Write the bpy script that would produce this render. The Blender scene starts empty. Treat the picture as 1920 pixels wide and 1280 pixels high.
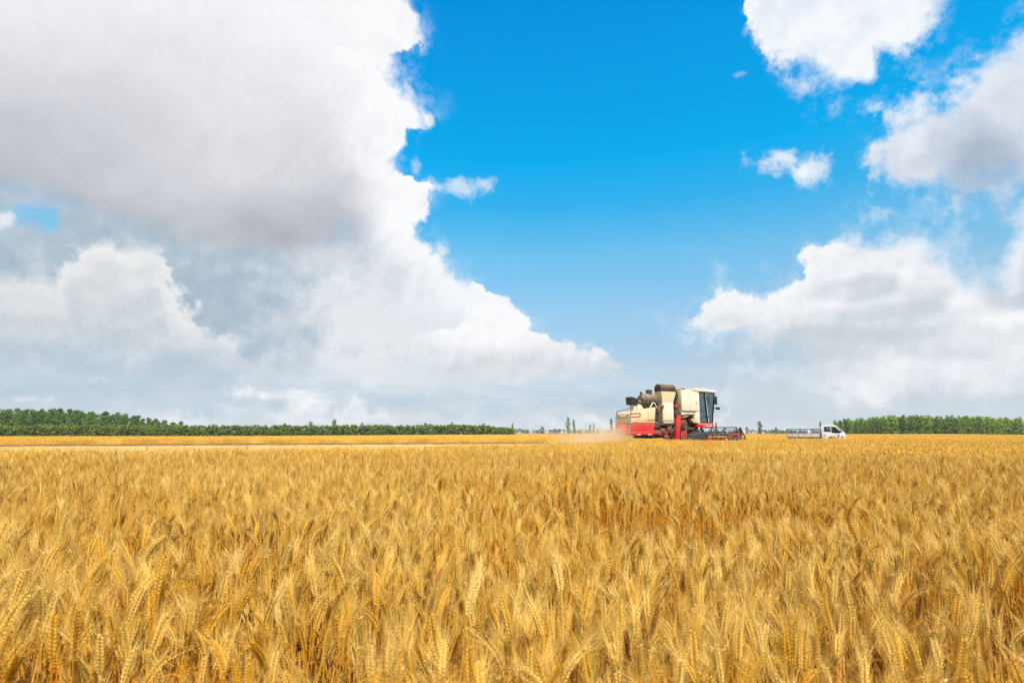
import bpy, bmesh, math, random
import numpy as np
from mathutils import Vector, Matrix, Euler

R = math.radians
SC = bpy.context.scene
COL = SC.collection
random.seed(7)
RNG = np.random.default_rng(11)

# ------------------------------------------------------------------ camera
DENOISE = True
EXPOSURE = 0.62
EYE = 1.14                                   # metres above the soil, about 0.4 m above the ears
cam_data = bpy.data.cameras.new('camera')
cam_data.sensor_width = 36.0
cam_data.lens = 20.0
cam_data.clip_start = 0.05
cam_data.clip_end = 20000.0
cam_data.dof.use_dof = True
cam_data.dof.focus_distance = 6.5
cam_data.dof.aperture_fstop = 4.5
cam = bpy.data.objects.new('camera', cam_data)
COL.objects.link(cam)
cam.location = (0.0, 0.0, EYE)
cam.rotation_euler = (R(90 + 9.107), 0.0, 0.0)
SC.camera = cam

# ------------------------------------------------------------------ exposure, sampling
SC.view_settings.view_transform = 'Standard'
SC.view_settings.look = 'None'
SC.view_settings.gamma = 1.0
SC.view_settings.exposure = EXPOSURE
SC.view_settings.use_curve_mapping = False
cy = SC.cycles
cy.max_bounces = 8
cy.diffuse_bounces = 2
cy.glossy_bounces = 3
cy.transmission_bounces = 5
cy.transparent_max_bounces = 12
cy.volume_bounces = 2
cy.use_adaptive_sampling = True
cy.adaptive_threshold = 0.01
cy.sample_clamp_indirect = 6.0
cy.caustics_reflective = False
cy.caustics_refractive = False
cy.use_denoising = DENOISE
cy.denoising_prefilter = 'NONE'             # keeps the fine straw texture
SC.render.film_transparent = False
SC.render.use_persistent_data = False

# ------------------------------------------------------------------ sun
SUN_EL, SUN_AZ = 57.0, 164.0                  # azimuth clockwise from +Y: high, behind the camera
sun_data = bpy.data.lights.new('sun', 'SUN')
sun_data.energy = 5.0
sun_data.angle = R(0.53)
sun_data.color = (1.0, 0.945, 0.86)
sun = bpy.data.objects.new('sun', sun_data)
COL.objects.link(sun)
_sd = Vector((math.sin(R(SUN_AZ)) * math.cos(R(SUN_EL)), math.cos(R(SUN_AZ)) * math.cos(R(SUN_EL)), math.sin(R(SUN_EL))))
sun.rotation_euler = _sd.to_track_quat('Z', 'Y').to_euler()
sun.location = _sd * 60


def lin(r, g, b):
    f = lambda c: (c / 255 / 12.92) if c / 255 <= 0.04045 else ((c / 255 + 0.055) / 1.055) ** 2.4
    return (f(r), f(g), f(b), 1.0)


class Tree:
    """small helper around a node tree: every call returns an output socket"""
    def __init__(self, nt):
        self.nt = nt
        nt.nodes.clear()

    def node(self, kind, **kw):
        n = self.nt.nodes.new(kind)
        for k, v in kw.items():
            setattr(n, k, v)
        return n

    def put(self, sock, v):
        if v is None:
            return
        if isinstance(v, bpy.types.NodeSocket):
            self.nt.links.new(v, sock)
        else:
            sock.default_value = v

    def m(self, op, a, b=None, c=None, clamp=False):
        n = self.node('ShaderNodeMath', operation=op, use_clamp=clamp)
        for s, v in zip(n.inputs, (a, b, c)):
            self.put(s, v)
        return n.outputs[0]

    def add(self, a, b): return self.m('ADD', a, b)
    def sub(self, a, b): return self.m('SUBTRACT', a, b)
    def mul(self, a, b): return self.m('MULTIPLY', a, b)
    def mad(self, a, b, c): return self.m('MULTIPLY_ADD', a, b, c)

    def ramp01(self, x, lo, hi, smooth=True):
        n = self.node('ShaderNodeMapRange', interpolation_type='SMOOTHSTEP' if smooth else 'LINEAR', clamp=True)
        self.put(n.inputs[0], x)
        self.put(n.inputs[1], lo)
        self.put(n.inputs[2], hi)
        n.inputs[3].default_value, n.inputs[4].default_value = 0.0, 1.0
        return n.outputs[0]

    def curve(self, x, pts, vector=True):
        """piecewise curve y(x) through pts, in real units"""
        pts = sorted(pts)
        x0, x1 = pts[0][0], pts[-1][0]
        y0, y1 = min(p[1] for p in pts), max(p[1] for p in pts)
        y1 = y1 if y1 > y0 else y0 + 1
        xn = self.m('DIVIDE', self.sub(x, x0), x1 - x0, clamp=True)
        n = self.node('ShaderNodeFloatCurve')
        c = n.mapping.curves[0]
        q = [((px - x0) / (x1 - x0), (py - y0) / (y1 - y0)) for px, py in pts]
        c.points[0].location = q[0]
        c.points[1].location = q[-1]
        for a in q[1:-1]:
            c.points.new(*a)
        for p_ in c.points:
            p_.handle_type = 'VECTOR' if vector else 'AUTO_CLAMPED'
        n.mapping.use_clip = False
        n.mapping.update()
        self.put(n.inputs['Value'], xn)
        return self.mad(n.outputs[0], y1 - y0, y0)

    def noise(self, vec, scale, detail=4.0, rough=0.5, dist=0.0, lac=2.0, color=False):
        n = self.node('ShaderNodeTexNoise', noise_dimensions='3D')
        self.put(n.inputs['Vector'], vec)
        n.inputs['Scale'].default_value = scale
        n.inputs['Detail'].default_value = detail
        n.inputs['Roughness'].default_value = rough
        n.inputs['Lacunarity'].default_value = lac
        n.inputs['Distortion'].default_value = dist
        return n.outputs['Color' if color else 0]

    def mix(self, f, a, b, blend='MIX'):
        n = self.node('ShaderNodeMix', data_type='RGBA', blend_type=blend)
        self.put(n.inputs[0], f)
        self.put(n.inputs[6], a)
        self.put(n.inputs[7], b)
        return n.outputs[2]

    def ramp(self, x, stops, interp='LINEAR'):
        n = self.node('ShaderNodeValToRGB')
        self.put(n.inputs[0], x)
        e = n.color_ramp.elements
        n.color_ramp.interpolation = interp
        while len(e) < len(stops):
            e.new(0.5)
        for el, (p, c) in zip(e, stops):
            el.position = p
            el.color = c
        return n.outputs[0]


# ------------------------------------------------------------------ world: Nishita sky under a layer of cumulus
# cloud silhouettes: (azimuth, elevation) in degrees, azimuth 0 = north (+Y)
A_EDGE = [(-13.15, 46.57), (-12.45, 41.7), (-11.58, 39.49), (-10.05, 37.83), (-9.4, 35.8), (-12.52, 35.09), (-11.72, 33.66), (-10.14, 32.7), (-8.89, 30.99), (-9.4, 29.1), (-11.84, 28.43), (-12.3, 26.25), (-11.27, 25.13), (-7.8, 24.02), (-8.98, 22.3), (-9.94, 21.39), (-8.61, 19.01), (-6.11, 17.54), (-4.42, 15.22), (-3.3, 13.64), (-0.28, 13.29), (2.19, 12.32), (3.27, 10.43), (5.15, 9.07), (9.14, 7.93), (10.94, 6.57), (12.69, 4.7), (12.11, 2.63), (9.95, -0.98)]
A_LOW = [(-53.56, 15.69), (-43.55, 17.5), (-41.67, 17.68), (-39.26, 17.11), (-34.8, 16.41), (-28.58, 15.6), (-21.22, 15.81), (-17.78, 16.54), (-15.13, 14.5), (-10.75, 8.95), (-3.22, 5.08), (12.54, 0.56)]
B_LOW = [(22.11, 47.09), (24.42, 41.18), (25.61, 35.22), (27.25, 30.95), (29.25, 28.58), (31.79, 27.32), (34.54, 27.22), (35.9, 29.25), (38.73, 29.89), (40.65, 31.82), (42.19, 35.1)]
C_UP = [(30.5, 18.09), (32.38, 22.56), (34.55, 25.76), (36.94, 25.99), (38.84, 26.14), (40.66, 26.32), (42.76, 28.04), (45.05, 29.3), (50.42, 30.18)]
C_LO = [(31.26, 26.39), (32.34, 22.13), (34.01, 20.45), (36.21, 19.09), (37.97, 18.34), (39.54, 16.51), (41.11, 15.61), (43.32, 15.5), (48.22, 14.17)]
D_UP = [(11.8, 8.92), (15.23, 10.97), (18.05, 11.84), (21.33, 13.61), (23.94, 13.66), (27.56, 13.74), (29.06, 16.19), (30.87, 17.38), (33.76, 17.76), (36.76, 17.15), (38.73, 15.37), (39.74, 13.65), (41.15, 12.97), (42.76, 10.52), (47.44, 7.67)]
D_LO = [(11.94, 13.12), (15.2, 10.25), (18.38, 8.65), (22.6, 7.18), (24.79, 5.84), (29.23, 2.35), (41.92, 2.79), (47.01, 4.02)]
E_LEFT = [(44.59, 18.61), (42.75, 15.96), (41.76, 14.16), (41.27, 12.62), (40.58, 10.67), (38.45, 9.28), (41.75, 6.82), (47.01, 4.02)]
J_UP = [(19.04, 2.54), (20.63, 5.51), (22.58, 6.83), (25.34, 7.51), (27.0, 6.21), (29.47, 5.36), (35.09, 7.47), (39.62, 7.67), (41.05, 6.08), (42.39, 4.36), (46.92, 3.3)]
G_UP = [(-52.96, 11.18), (-43.08, 13.4), (-41.21, 13.53), (-39.33, 12.89), (-38.38, 15.44), (-37.04, 16.32), (-35.23, 16.85), (-33.27, 16.87), (-32.35, 14.58), (-31.24, 12.07), (-30.22, 12.19), (-28.87, 11.07), (-27.28, 9.93), (-22.69, 8.66), (-18.83, 7.86), (-13.77, 6.24), (-8.51, 3.71), (-3.18, 0.58)]
K_UP = [(-10.5, 0.57), (-9.2, 10.05), (-7.08, 11.17), (-3.29, 12.2), (0.0, 13.29), (2.2, 12.43), (4.35, 9.89), (7.58, 9.24), (11.48, 7.24), (14.71, 4.4), (18.46, 0.55)]
PUFF = {'F1': (26.33, 24.12, 2.78, 1.25), 'F2': (29.64, 23.02, 1.53, 1.05), 'W1': (-5.22, 24.23, 2.55, 1.09), 'W2': (-10.3, 25.93, 0.66, 0.77), 'W3': (23.92, 31.95, 0.69, 0.21), 'W4': (21.93, 22.46, 0.3, 0.65), 'W5': (14.98, 22.99, 2.09, 0.69), 'S1': (-25.31, 3.78, 1.33, 0.77), 'S2': (-23.05, 3.45, 1.19, 0.44), 'S3': (-20.49, 3.12, 1.71, 0.79), 'S4': (-18.09, 2.81, 1.17, 0.45), 'S5': (-40.37, 2.54, 1.27, 0.36), 'S6': (-36.06, 4.33, 0.78, 0.43), 'S7': (-14.21, 4.67, 0.91, 0.42), 'S8': (7.02, 8.24, 2.34, 0.96), 'S9': (-43.04, 15.8, 0.48, 0.47), 'S10': (-14.65, 3.01, 0.5, 0.26), 'S11': (41.96, 5.99, 0.36, 0.32), 'BLUE_GAP': (-41.03, 16.37, 3.19, 1.35), 'Q1': (-40.65, 14.31, 3.74, 1.37), 'Q2': (-40.97, 17.29, 1.99, 0.55)}
# (azimuth, elevation, half width, half height, amount) of the thick grey parts
GREY_W = [(-28.47, 30.04, 11.4, 5.9, 0.14), (-38.64, 24.39, 9.54, 4.2, 0.1), (-17.75, 25.68, 6.43, 5.46, 0.08), (-21.44, 19.44, 6.59, 2.87, 0.14), (-10.8, 10.53, 6.44, 2.11, 0.22), (-3.25, 7.91, 6.5, 1.4, 0.2), (-14.07, 14.05, 3.69, 2.06, 0.12)]
GREY_E = [(41.87, 19.4, 3.58, 3.07, 0.55), (40.27, 23.09, 2.9, 2.29, 0.25), (33.35, 8.99, 5.35, 1.61, 0.26), (35.05, 11.03, 3.19, 1.76, 0.22), (42.18, 10.82, 1.77, 1.59, 0.5), (29.61, 7.23, 5.78, 1.59, 0.34), (31.65, 12.15, 2.72, 1.19, 0.3), (38.57, 7.14, 4.94, 1.43, 0.24), (26.94, 5.25, 6.43, 1.43, 0.2)]
SKY_TINT = [(0.0, (0.23, 0.25, 0.35)), (1.5, (0.2286, 0.2527, 0.3498)), (6.7, (0.285, 0.292, 0.305)), (11.9, (0.325, 0.397, 0.385)), (17.2, (0.245, 0.480, 0.480)),
            (22.2, (0.065, 0.492, 0.556)), (26.5, (0.004, 0.530, 0.645)), (31.6, (0.003, 0.525, 0.672)), (36.0, (0.003, 0.520, 0.700)), (40.07, (0.003, 0.497, 0.710)), (90.0, (0.003, 0.45, 0.69))]


def build_world():
    w = bpy.data.worlds.new('World')
    SC.world = w
    w.use_nodes = True
    T = Tree(w.node_tree)
    co = T.node('ShaderNodeTexCoord').outputs['Generated']

    def vec(op, a, b=None, scale=None):
        n = T.node('ShaderNodeVectorMath', operation=op)
        T.put(n.inputs[0], a)
        if b is not None:
            T.put(n.inputs[1], b)
        if scale is not None:
            T.put(n.inputs['Scale'], scale)
        return n.outputs[0]

    D = vec('NORMALIZE', co)
    sp = T.node('ShaderNodeSeparateXYZ')
    T.put(sp.inputs[0], D)
    X, Y, Z = sp.outputs
    az = T.mul(T.m('ARCTAN2', X, Y), 180 / math.pi)
    el = T.mul(T.m('ARCSINE', Z), 180 / math.pi)

    sky = T.node('ShaderNodeTexSky', sky_type='NISHITA', sun_disc=False)
    sky.sun_elevation, sky.sun_rotation = R(SUN_EL), R(SUN_AZ)
    sky.dust_density, sky.ozone_density = 0.6, 1.5
    tint = T.ramp(T.mul(el, 1 / 90), [(e / 90, (*c, 1)) for e, c in SKY_TINT])
    clear = vec('SCALE', vec('MULTIPLY', sky.outputs[0], tint), scale=0.4)   # in display units: x 0.1 x 4

    # noises shared by the clouds (scale s on the unit sphere = lumps of about 57 / s degrees)
    nA = T.sub(T.noise(D, 6.5, 11.0, 0.56), 0.5)
    nB = T.sub(T.noise(D, 21.0, 9.0, 0.62), 0.5)
    tow = vec('ADD', D, (-0.008, 0.0, 0.016))
    nA2 = T.sub(T.noise(tow, 6.5, 5.0, 0.56), 0.5)
    nB2 = T.sub(T.noise(tow, 21.0, 5.0, 0.62), 0.5)
    relief = T.add(T.sub(nA, nA2), T.mul(T.sub(nB, nB2), 0.6))          # bright where it faces the light
    wide = T.sub(T.noise(D, 3.2, 4.0, 0.5), 0.5)
    azw = T.mad(wide, 9.0, T.mad(nA, 5.0, az))
    elw = T.mad(wide, -4.0, T.mad(nA, 3.0, el))

    def rough(f, a, b):
        return T.mad(nA, a, T.mad(nB, b, f))

    def greys(blobs):
        tot = None
        for a, e, ra, re, amt in blobs:
            da = T.mul(T.sub(azw, a), 1 / (ra * 1.3))
            de = T.mul(T.sub(elw, e), 1 / (re * 1.3))
            v = T.mul(T.ramp01(T.mad(da, da, T.mul(de, de)), 1.0, 0.0), amt)
            tot = v if tot is None else T.add(tot, v)
        return tot

    def shade_color(s, a=(251, 252, 254), b=(236, 238, 242), c=(214, 217, 223), d=(172, 176, 184)):
        return T.ramp(s, [(0.0, lin(*a)), (0.2, lin(*b)), (0.45, lin(*c)), (1.0, lin(*d))])

    def over(col, alpha, layer):
        return T.mix(alpha, col, layer)

    def ellipse(k):
        a, e, ra, re = PUFF[k]
        da = T.mul(T.sub(az, a), 1 / ra)
        de = T.mul(T.sub(el, e), 1 / re)
        return T.sub(1.0, T.m('SQRT', T.mad(da, da, T.mul(de, de))))

    # pale, streaky veil towards the horizon
    flat = T.node('ShaderNodeCombineXYZ')
    T.put(flat.inputs[0], T.mul(az, 0.035)); T.put(flat.inputs[1], T.mul(el, 0.16))
    st = T.sub(T.noise(flat.outputs[0], 3.0, 7.0, 0.55), 0.5)
    st2 = T.sub(T.noise(flat.outputs[0], 8.0, 6.0, 0.55), 0.5)
    stm = T.mad(st2, 0.5, st)
    veil = T.mul(T.ramp01(T.mad(stm, 7.0, el), T.mad(T.m('MAXIMUM', T.ramp01(az, 2.0, -12.0), T.mul(T.ramp01(az, 12.0, 30.0), 2.0)), 4.0, 9.5), 0.5), 0.9)
    veilcol = T.ramp(T.mad(stm, 1.3, T.mad(el, 0.012, 0.42)), [(0.2, lin(180, 202, 219)), (0.5, lin(199, 212, 223)), (0.8, lin(218, 223, 229)), (0.95, lin(232, 234, 236))])
    col = over(clear, veil, veilcol)

    # curled, torn outlines: the silhouettes are looked up at warped angles
    cur = T.node('ShaderNodeSeparateColor')
    T.put(cur.inputs[0], T.noise(D, 13.0, 8.0, 0.56, color=True))
    azq = T.mad(T.sub(cur.outputs[0], 0.5), 9.0, az)
    elq = T.mad(T.sub(cur.outputs[1], 0.5), 8.0, el)
    tear = T.ramp01(T.noise(D, 5.0, 2.0, 0.5), 0.40, 0.62)             # some stretches crisp, some frayed

    wsp = T.ramp01(T.noise(D, 26.0, 9.0, 0.68), 0.44, 0.70)

    def fringe(r_, amount):
        '''thin torn vapour outside the outline'''
        nonlocal col
        col = over(col, T.mul(T.mul(T.ramp01(r_, -2.8, 1.5), wsp), amount), lin(238, 244, 251))

    # west: the tall white cumulus with its grey belly
    fa = T.sub(T.curve(elq, [(e, a) for a, e in A_EDGE]), azq)
    belly = T.sub(elw, T.curve(azw, A_LOW))
    edge_soft = T.mad(T.ramp01(el, 16.0, 3.0), 3.5, T.mad(tear, 2.4, 1.0))
    ra_ = rough(fa, 4.0, T.mad(tear, 4.5, 1.5))
    bsoft = T.mad(T.ramp01(az, -24.0, -8.0), 7.0, 3.2)
    alpha = T.mul(T.mul(T.ramp01(T.m('DIVIDE', ra_, edge_soft), 0.0, 1.0), T.ramp01(T.m('DIVIDE', T.add(belly, 1.0), bsoft), 0.0, 1.0)), T.ramp01(T.mad(stm, 3.0, el), 1.5, 6.5))
    deep = T.ramp01(rough(fa, 4.0, 3.0), 1.5, 10.0)
    under = T.mul(T.m('POWER', T.ramp01(belly, 19.0, 0.2, False), 1.5), T.ramp01(T.mad(wide, 8.0, T.mad(nA, 8.0, az)), -10.0, -19.0))
    shade = T.add(T.mul(under, 0.78), T.add(T.mul(greys(GREY_W), T.mad(deep, 0.8, 0.2)), T.mad(deep, 0.06, T.mul(relief, T.mad(deep, 0.52, -0.80)))))
    shade = T.add(shade, T.mul(T.mul(nA, deep), -0.22))
    ccol = shade_color(T.m('MAXIMUM', shade, 0.0), (251, 252, 254), (237, 239, 243), (218, 220, 226), (167, 170, 179))
    ccol = T.mix(T.ramp01(el, 20.0, 9.0), ccol, T.mix(1.0, ccol, (0.93, 0.97, 1.0, 1), 'MULTIPLY'))
    # blue-grey stratus under the belly
    low = T.mul(T.mul(T.ramp01(T.mad(nA, 8.0, T.sub(8.0, az)), 0.0, 14.0), T.ramp01(ra_, 0.0, 3.0)), T.mul(T.ramp01(T.mad(stm, 6.0, el), 22.0, 17.0), T.ramp01(T.mad(stm, 5.0, el), 1.0, 9.0)))
    lowcol = T.ramp(T.mad(relief, 0.9, T.mad(T.add(T.mul(nA, 0.9), T.mul(nB, 0.5)), 0.9, T.mad(T.ramp01(T.mad(nA, 8.0, az), -29.0, -14.0), 0.55, 0.44))), [(0.15, lin(164, 182, 199)), (0.45, lin(181, 196, 209)), (0.75, lin(211, 217, 224)), (1.0, lin(233, 235, 239))])
    gap = T.ramp01(T.mad(nB, 3.2, T.mad(nA, 4.5, T.add(ellipse('BLUE_GAP'), -0.25))), 0.0, 0.8)
    col = over(col, T.mul(T.mul(low, 0.95), T.sub(1.0, T.mul(gap, 0.8))), lowcol)
    fringe(T.m('MINIMUM', ra_, T.mad(T.mul(T.ramp01(el, 5.0, 9.0), T.ramp01(fa, 5.0, 2.0)), 8.0, -4.0)), 0.6)
    col = over(col, alpha, ccol)
    # a nearer bright tower low in the front of it
    fk = rough(T.sub(T.curve(azq, K_UP), elq), 1.5, 3.0)
    kal = T.mul(T.ramp01(fk, 0.0, 0.8), T.mul(T.ramp01(T.mad(nA, 4.0, el), 3.2, 8.0), T.ramp01(T.mad(nA, 9.0, az), -9.5, -5.0)))
    ksh = T.add(T.mul(T.ramp01(el, 11.0, 5.5), 0.42), T.mul(relief, -0.8))
    col = over(col, kal, shade_color(T.m('MAXIMUM', ksh, 0.0)))
    # low western ridge
    fg = rough(T.sub(T.curve(azq, G_UP), elq), 3.0, 5.0)
    gal = T.mul(T.ramp01(fg, 0.0, T.mad(tear, 3.5, 1.6)), T.mul(T.ramp01(T.mad(stm, 4.0, el), 3.0, 11.0), 0.95))
    gsh = T.add(T.mul(T.ramp01(T.mad(stm, 2.0, fg), 0.5, 6.0), 0.42), T.mul(relief, -0.9))
    col = over(col, gal, shade_color(T.m('MAXIMUM', gsh, 0.0), (241, 241, 240), (232, 233, 234), (208, 215, 221), (190, 202, 213)))

    # east
    def bank(upper, lower, soft, sa, sb, grey, base, top, tone=None, keep=1.0, fade=0.5, lsoft=None, under=0.30):
        nonlocal col
        a_, f = keep, None
        for tab, sgn in ((upper, 1), (lower, -1)):
            if tab is None:
                continue
            g = T.sub(T.curve(azq, tab), elq) if sgn > 0 else T.sub(elq, T.curve(azq, tab))
            g = rough(g, sa, sb)
            s1 = lsoft if (sgn < 0 and lsoft) else soft
            a_ = T.mul(T.ramp01(g, 0.0, T.mad(tear, s1 * 1.3, s1 * 0.6)), a_)
            f = g if f is None else T.m('SMOOTH_MIN', f, g, 1.5)
        if keep > 0.9:
            fringe(f, 0.5)
        s_ = T.add(T.mul(T.ramp01(f, 0.3, top), base), T.mul(relief, -fade))
        if lsoft:
            s_ = T.add(s_, T.mul(T.ramp01(g, 6.5, 0.0), under))       # greyer towards the flat base
        if grey is not None:
            s_ = T.add(s_, greys(grey))
        col = over(col, a_, shade_color(T.m('MAXIMUM', s_, 0.0), *(tone or ())))

    bluish = ((244, 247, 252), (230, 236, 244), (206, 215, 228), (172, 186, 206))
    bank(C_UP, C_LO, 2.0, 2.5, 3.5, [GREY_E[0], GREY_E[1]], 0.36, 5.0, bluish, fade=0.7, lsoft=2.4)
    fe = T.sub(az, T.curve(el, [(e, a) for a, e in E_LEFT]))
    re_ = rough(fe, 4.0, 3.0)
    col = over(col, T.mul(T.ramp01(re_, 0.0, 1.6), T.mul(T.ramp01(el, 22.0, 19.0), T.ramp01(el, 4.0, 10.0))), shade_color(T.m('MAXIMUM', T.mad(relief, -0.8, T.ramp01(re_, 0.0, 5.0)), 0.0), *bluish))
    bank(J_UP, None, 2.6, 4.0, 5.0, None, 0.55, 4.0, ((243, 245, 247), (230, 235, 239), (207, 217, 226), (188, 203, 216)), keep=0.85)
    bank(D_UP, D_LO, 1.5, 2.5, 3.0, GREY_E[2:], 0.1, 3.0, ((247, 248, 251), (232, 236, 241), (210, 217, 225), (180, 193, 206)), fade=0.95, lsoft=3.2, under=0.14)
    bank(None, B_LOW, 4.2, 3.0, 8.5, None, 0.1, 5.0, ((251, 252, 254), (238, 243, 250), (216, 228, 243), (186, 206, 230)), keep=0.95, fade=1.5)

    # single puffs
    for k, op in PUFF_ALPHA.items():
        f = ellipse(k)
        f = T.mad(nA, 2.5, T.mad(nB, 5.5, f))
        col = over(col, T.mul(T.ramp01(f, -0.3, 1.0), op), shade_color(T.m('MAXIMUM', T.mad(relief, -0.8, 0.12), 0.0)))

    # below the horizon: far land, out of sight behind the ground
    col = T.mix(T.ramp01(el, -0.6, -1.2), col, lin(150, 128, 90))
    bg = T.node('ShaderNodeBackground')
    bg.inputs[1].default_value = 0.1
    T.put(bg.inputs[0], vec('SCALE', col, scale=10.0 * 2 ** -EXPOSURE))      # the colours above are meant as seen at this exposure
    out = T.node('ShaderNodeOutputWorld')
    T.put(out.inputs[0], bg.outputs[0])
    w.cycles.sampling_method = 'MANUAL'
    w.cycles.sample_map_resolution = 512


PUFF_ALPHA = {'F1': 0.75, 'F2': 0.7, 'W1': 0.6, 'W2': 0.4, 'W3': 0.25, 'S1': 0.8, 'S2': 0.7, 'S3': 0.55, 'S4': 0.5, 'S5': 0.5, 'S6': 0.4, 'S7': 0.35, 'S8': 0.6, 'S9': 0.7, 'S10': 0.4, 'S11': 0.4}
build_world()


# ------------------------------------------------------------------ general helpers
def smooth(t):
    t = np.clip(t, 0, 1)
    return t * t * (3 - 2 * t)


def ground_z(x, y):
    """gentle fall of the land away from the camera, a little more on the west side"""
    x, y = np.asarray(x, float), np.asarray(y, float)
    z = -0.22 * smooth((y - 26) / 32)
    z = z - 0.30 * smooth((y - 60) / 90) * smooth((-x - 10) / 70)
    z = z - 0.30 * smooth((x - 0.80 * y + 8) / 30) * smooth((y - 70) / 60)
    return z


_lat = {}
def vnoise(x, y, cell, seed):
    """smooth value noise in -1..1"""
    x, y = np.asarray(x, float) / cell, np.asarray(y, float) / cell
    if seed not in _lat:
        _lat[seed] = np.random.default_rng(seed).uniform(-1, 1, (256, 256))
    g = _lat[seed]
    xi, yi = np.floor(x).astype(int), np.floor(y).astype(int)
    fx, fy = x - xi, y - yi
    fx, fy = fx * fx * (3 - 2 * fx), fy * fy * (3 - 2 * fy)
    a, b = g[xi % 256, yi % 256], g[(xi + 1) % 256, yi % 256]
    c, d = g[xi % 256, (yi + 1) % 256], g[(xi + 1) % 256, (yi + 1) % 256]
    return (a * (1 - fx) + b * fx) * (1 - fy) + (c * (1 - fx) + d * fx) * fy


class Mesh:
    """collects verts and faces with a material slot per face"""
    def __init__(self):
        self.v, self.f, self.m = [], [], []

    def add(self, verts, faces, mat=0):
        o = len(self.v)
        self.v.extend(tuple(p) for p in verts)
        self.f.extend(tuple(i + o for i in f) for f in faces)
        self.m.extend([mat] * len(faces))

    def tube(self, pts, radii, sides=4, mat=0, cap=False):
        pts = [Vector(p) for p in pts]
        rings = []
        for i, p in enumerate(pts):
            t = (pts[min(i + 1, len(pts) - 1)] - pts[max(i - 1, 0)]).normalized()
            u = t.cross(Vector((0.31, 0.95, 0.05)))
            if u.length < 0.05:
                u = t.cross(Vector((1, 0, 0)))
            u.normalize()
            w_ = t.cross(u)
            r = radii[i] if hasattr(radii, '__len__') else radii
            rings.append([p + (u * math.cos(2 * math.pi * k / sides) + w_ * math.sin(2 * math.pi * k / sides)) * r for k in range(sides)])
        vs = [q for r_ in rings for q in r_]
        fs = []
        for i in range(len(pts) - 1):
            for k in range(sides):
                a, b = i * sides + k, i * sides + (k + 1) % sides
                fs.append((a, b, b + sides, a + sides))
        if cap:
            fs.append(tuple(range(sides))[::-1])
            fs.append(tuple(range((len(pts) - 1) * sides, len(pts) * sides)))
        self.add(vs, fs, mat)

    def needle(self, p, q, w, mat=0):
        p, q = Vector(p), Vector(q)
        t = (q - p).normalized()
        u = t.orthogonal().normalized() * w
        v = t.cross(u)
        self.add([p + u, p - u * 0.5 + v * 0.87, p - u * 0.5 - v * 0.87, q], [(0, 1, 3), (1, 2, 3), (2, 0, 3)], mat)

    def lobe(self, p, axis, side, length, wid, thick, sides, rings, mat=0):
        """a pointed seed shape growing from p along axis"""
        axis = Vector(axis).normalized()
        side = (Vector(side) - axis * Vector(side).dot(axis)).normalized()
        nor = axis.cross(side)
        vs = [Vector(p)]
        prof = [math.sin(math.pi * ((i + 1) / (rings + 1)) ** 0.85) for i in range(rings)]
        for i in range(rings):
            t = (i + 1) / (rings + 1)
            for k in range(sides):
                a = 2 * math.pi * k / sides
                vs.append(Vector(p) + axis * length * t + side * math.cos(a) * wid * 0.5 * prof[i] + nor * math.sin(a) * thick * 0.5 * prof[i])
        vs.append(Vector(p) + axis * length)
        fs = []
        for k in range(sides):
            fs.append((0, 1 + (k + 1) % sides, 1 + k))
        for i in range(rings - 1):
            for k in range(sides):
                a, b = 1 + i * sides + k, 1 + i * sides + (k + 1) % sides
                fs.append((a, b, b + sides, a + sides))
        last = len(vs) - 1
        o = 1 + (rings - 1) * sides
        for k in range(sides):
            fs.append((o + k, o + (k + 1) % sides, last))
        self.add(vs, fs, mat)

    def strip(self, pts, widths, across, mat=0):
        vs, fs = [], []
        for i, p in enumerate(pts):
            a = Vector(across[i] if isinstance(across, list) else across).normalized() * widths[i] * 0.5
            vs += [Vector(p) - a, Vector(p) + a]
        for i in range(len(pts) - 1):
            fs.append((2 * i, 2 * i + 1, 2 * i + 3, 2 * i + 2))
        self.add(vs, fs, mat)

    def data(self, name, mats, smooth_=False):
        me = bpy.data.meshes.new(name)
        me.from_pydata(self.v, [], self.f)
        for m_ in mats:
            me.materials.append(m_)
        if len(mats) > 1:
            me.polygons.foreach_set('material_index', self.m)
        if smooth_:
            me.polygons.foreach_set('use_smooth', [True] * len(self.f))
        me.update()
        return me


def link(name, data, parent=None):
    o = bpy.data.objects.new(name, data)
    COL.objects.link(o)
    if parent is not None:
        o.parent = parent
    return o


def tag(o, label=None, cat=None, group=None, kind=None):
    for k, v in (('label', label), ('category', cat), ('group', group), ('kind', kind)):
        if v is not None:
            o[k] = v
    return o


def material(name):
    m_ = bpy.data.materials.new(name)
    m_.use_nodes = True
    return m_, Tree(m_.node_tree)


def finish(T, shader):
    o = T.node('ShaderNodeOutputMaterial')
    T.put(o.inputs['Surface'], shader)


def principled(T, color, rough=0.6, spec=0.3, metal=0.0, normal=None, **kw):
    b = T.node('ShaderNodeBsdfPrincipled')
    T.put(b.inputs['Base Color'], color)
    T.put(b.inputs['Roughness'], rough)
    b.inputs['Specular IOR Level'].default_value = spec
    b.inputs['Metallic'].default_value = metal
    if normal is not None:
        T.put(b.inputs['Normal'], normal)
    for k, v in kw.items():
        b.inputs[k].default_value = v
    return b.outputs[0]


def thin_leaf(T, color, trans, rough=0.6, spec=0.25):
    """a leaf or awn lets part of the light through"""
    tr = T.node('ShaderNodeBsdfTranslucent')
    T.put(tr.inputs[0], color)
    mx = T.node('ShaderNodeMixShader')
    mx.inputs[0].default_value = trans
    T.put(mx.inputs[1], principled(T, color, rough, spec))
    T.put(mx.inputs[2], tr.outputs[0])
    return mx.outputs[0]


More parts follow.
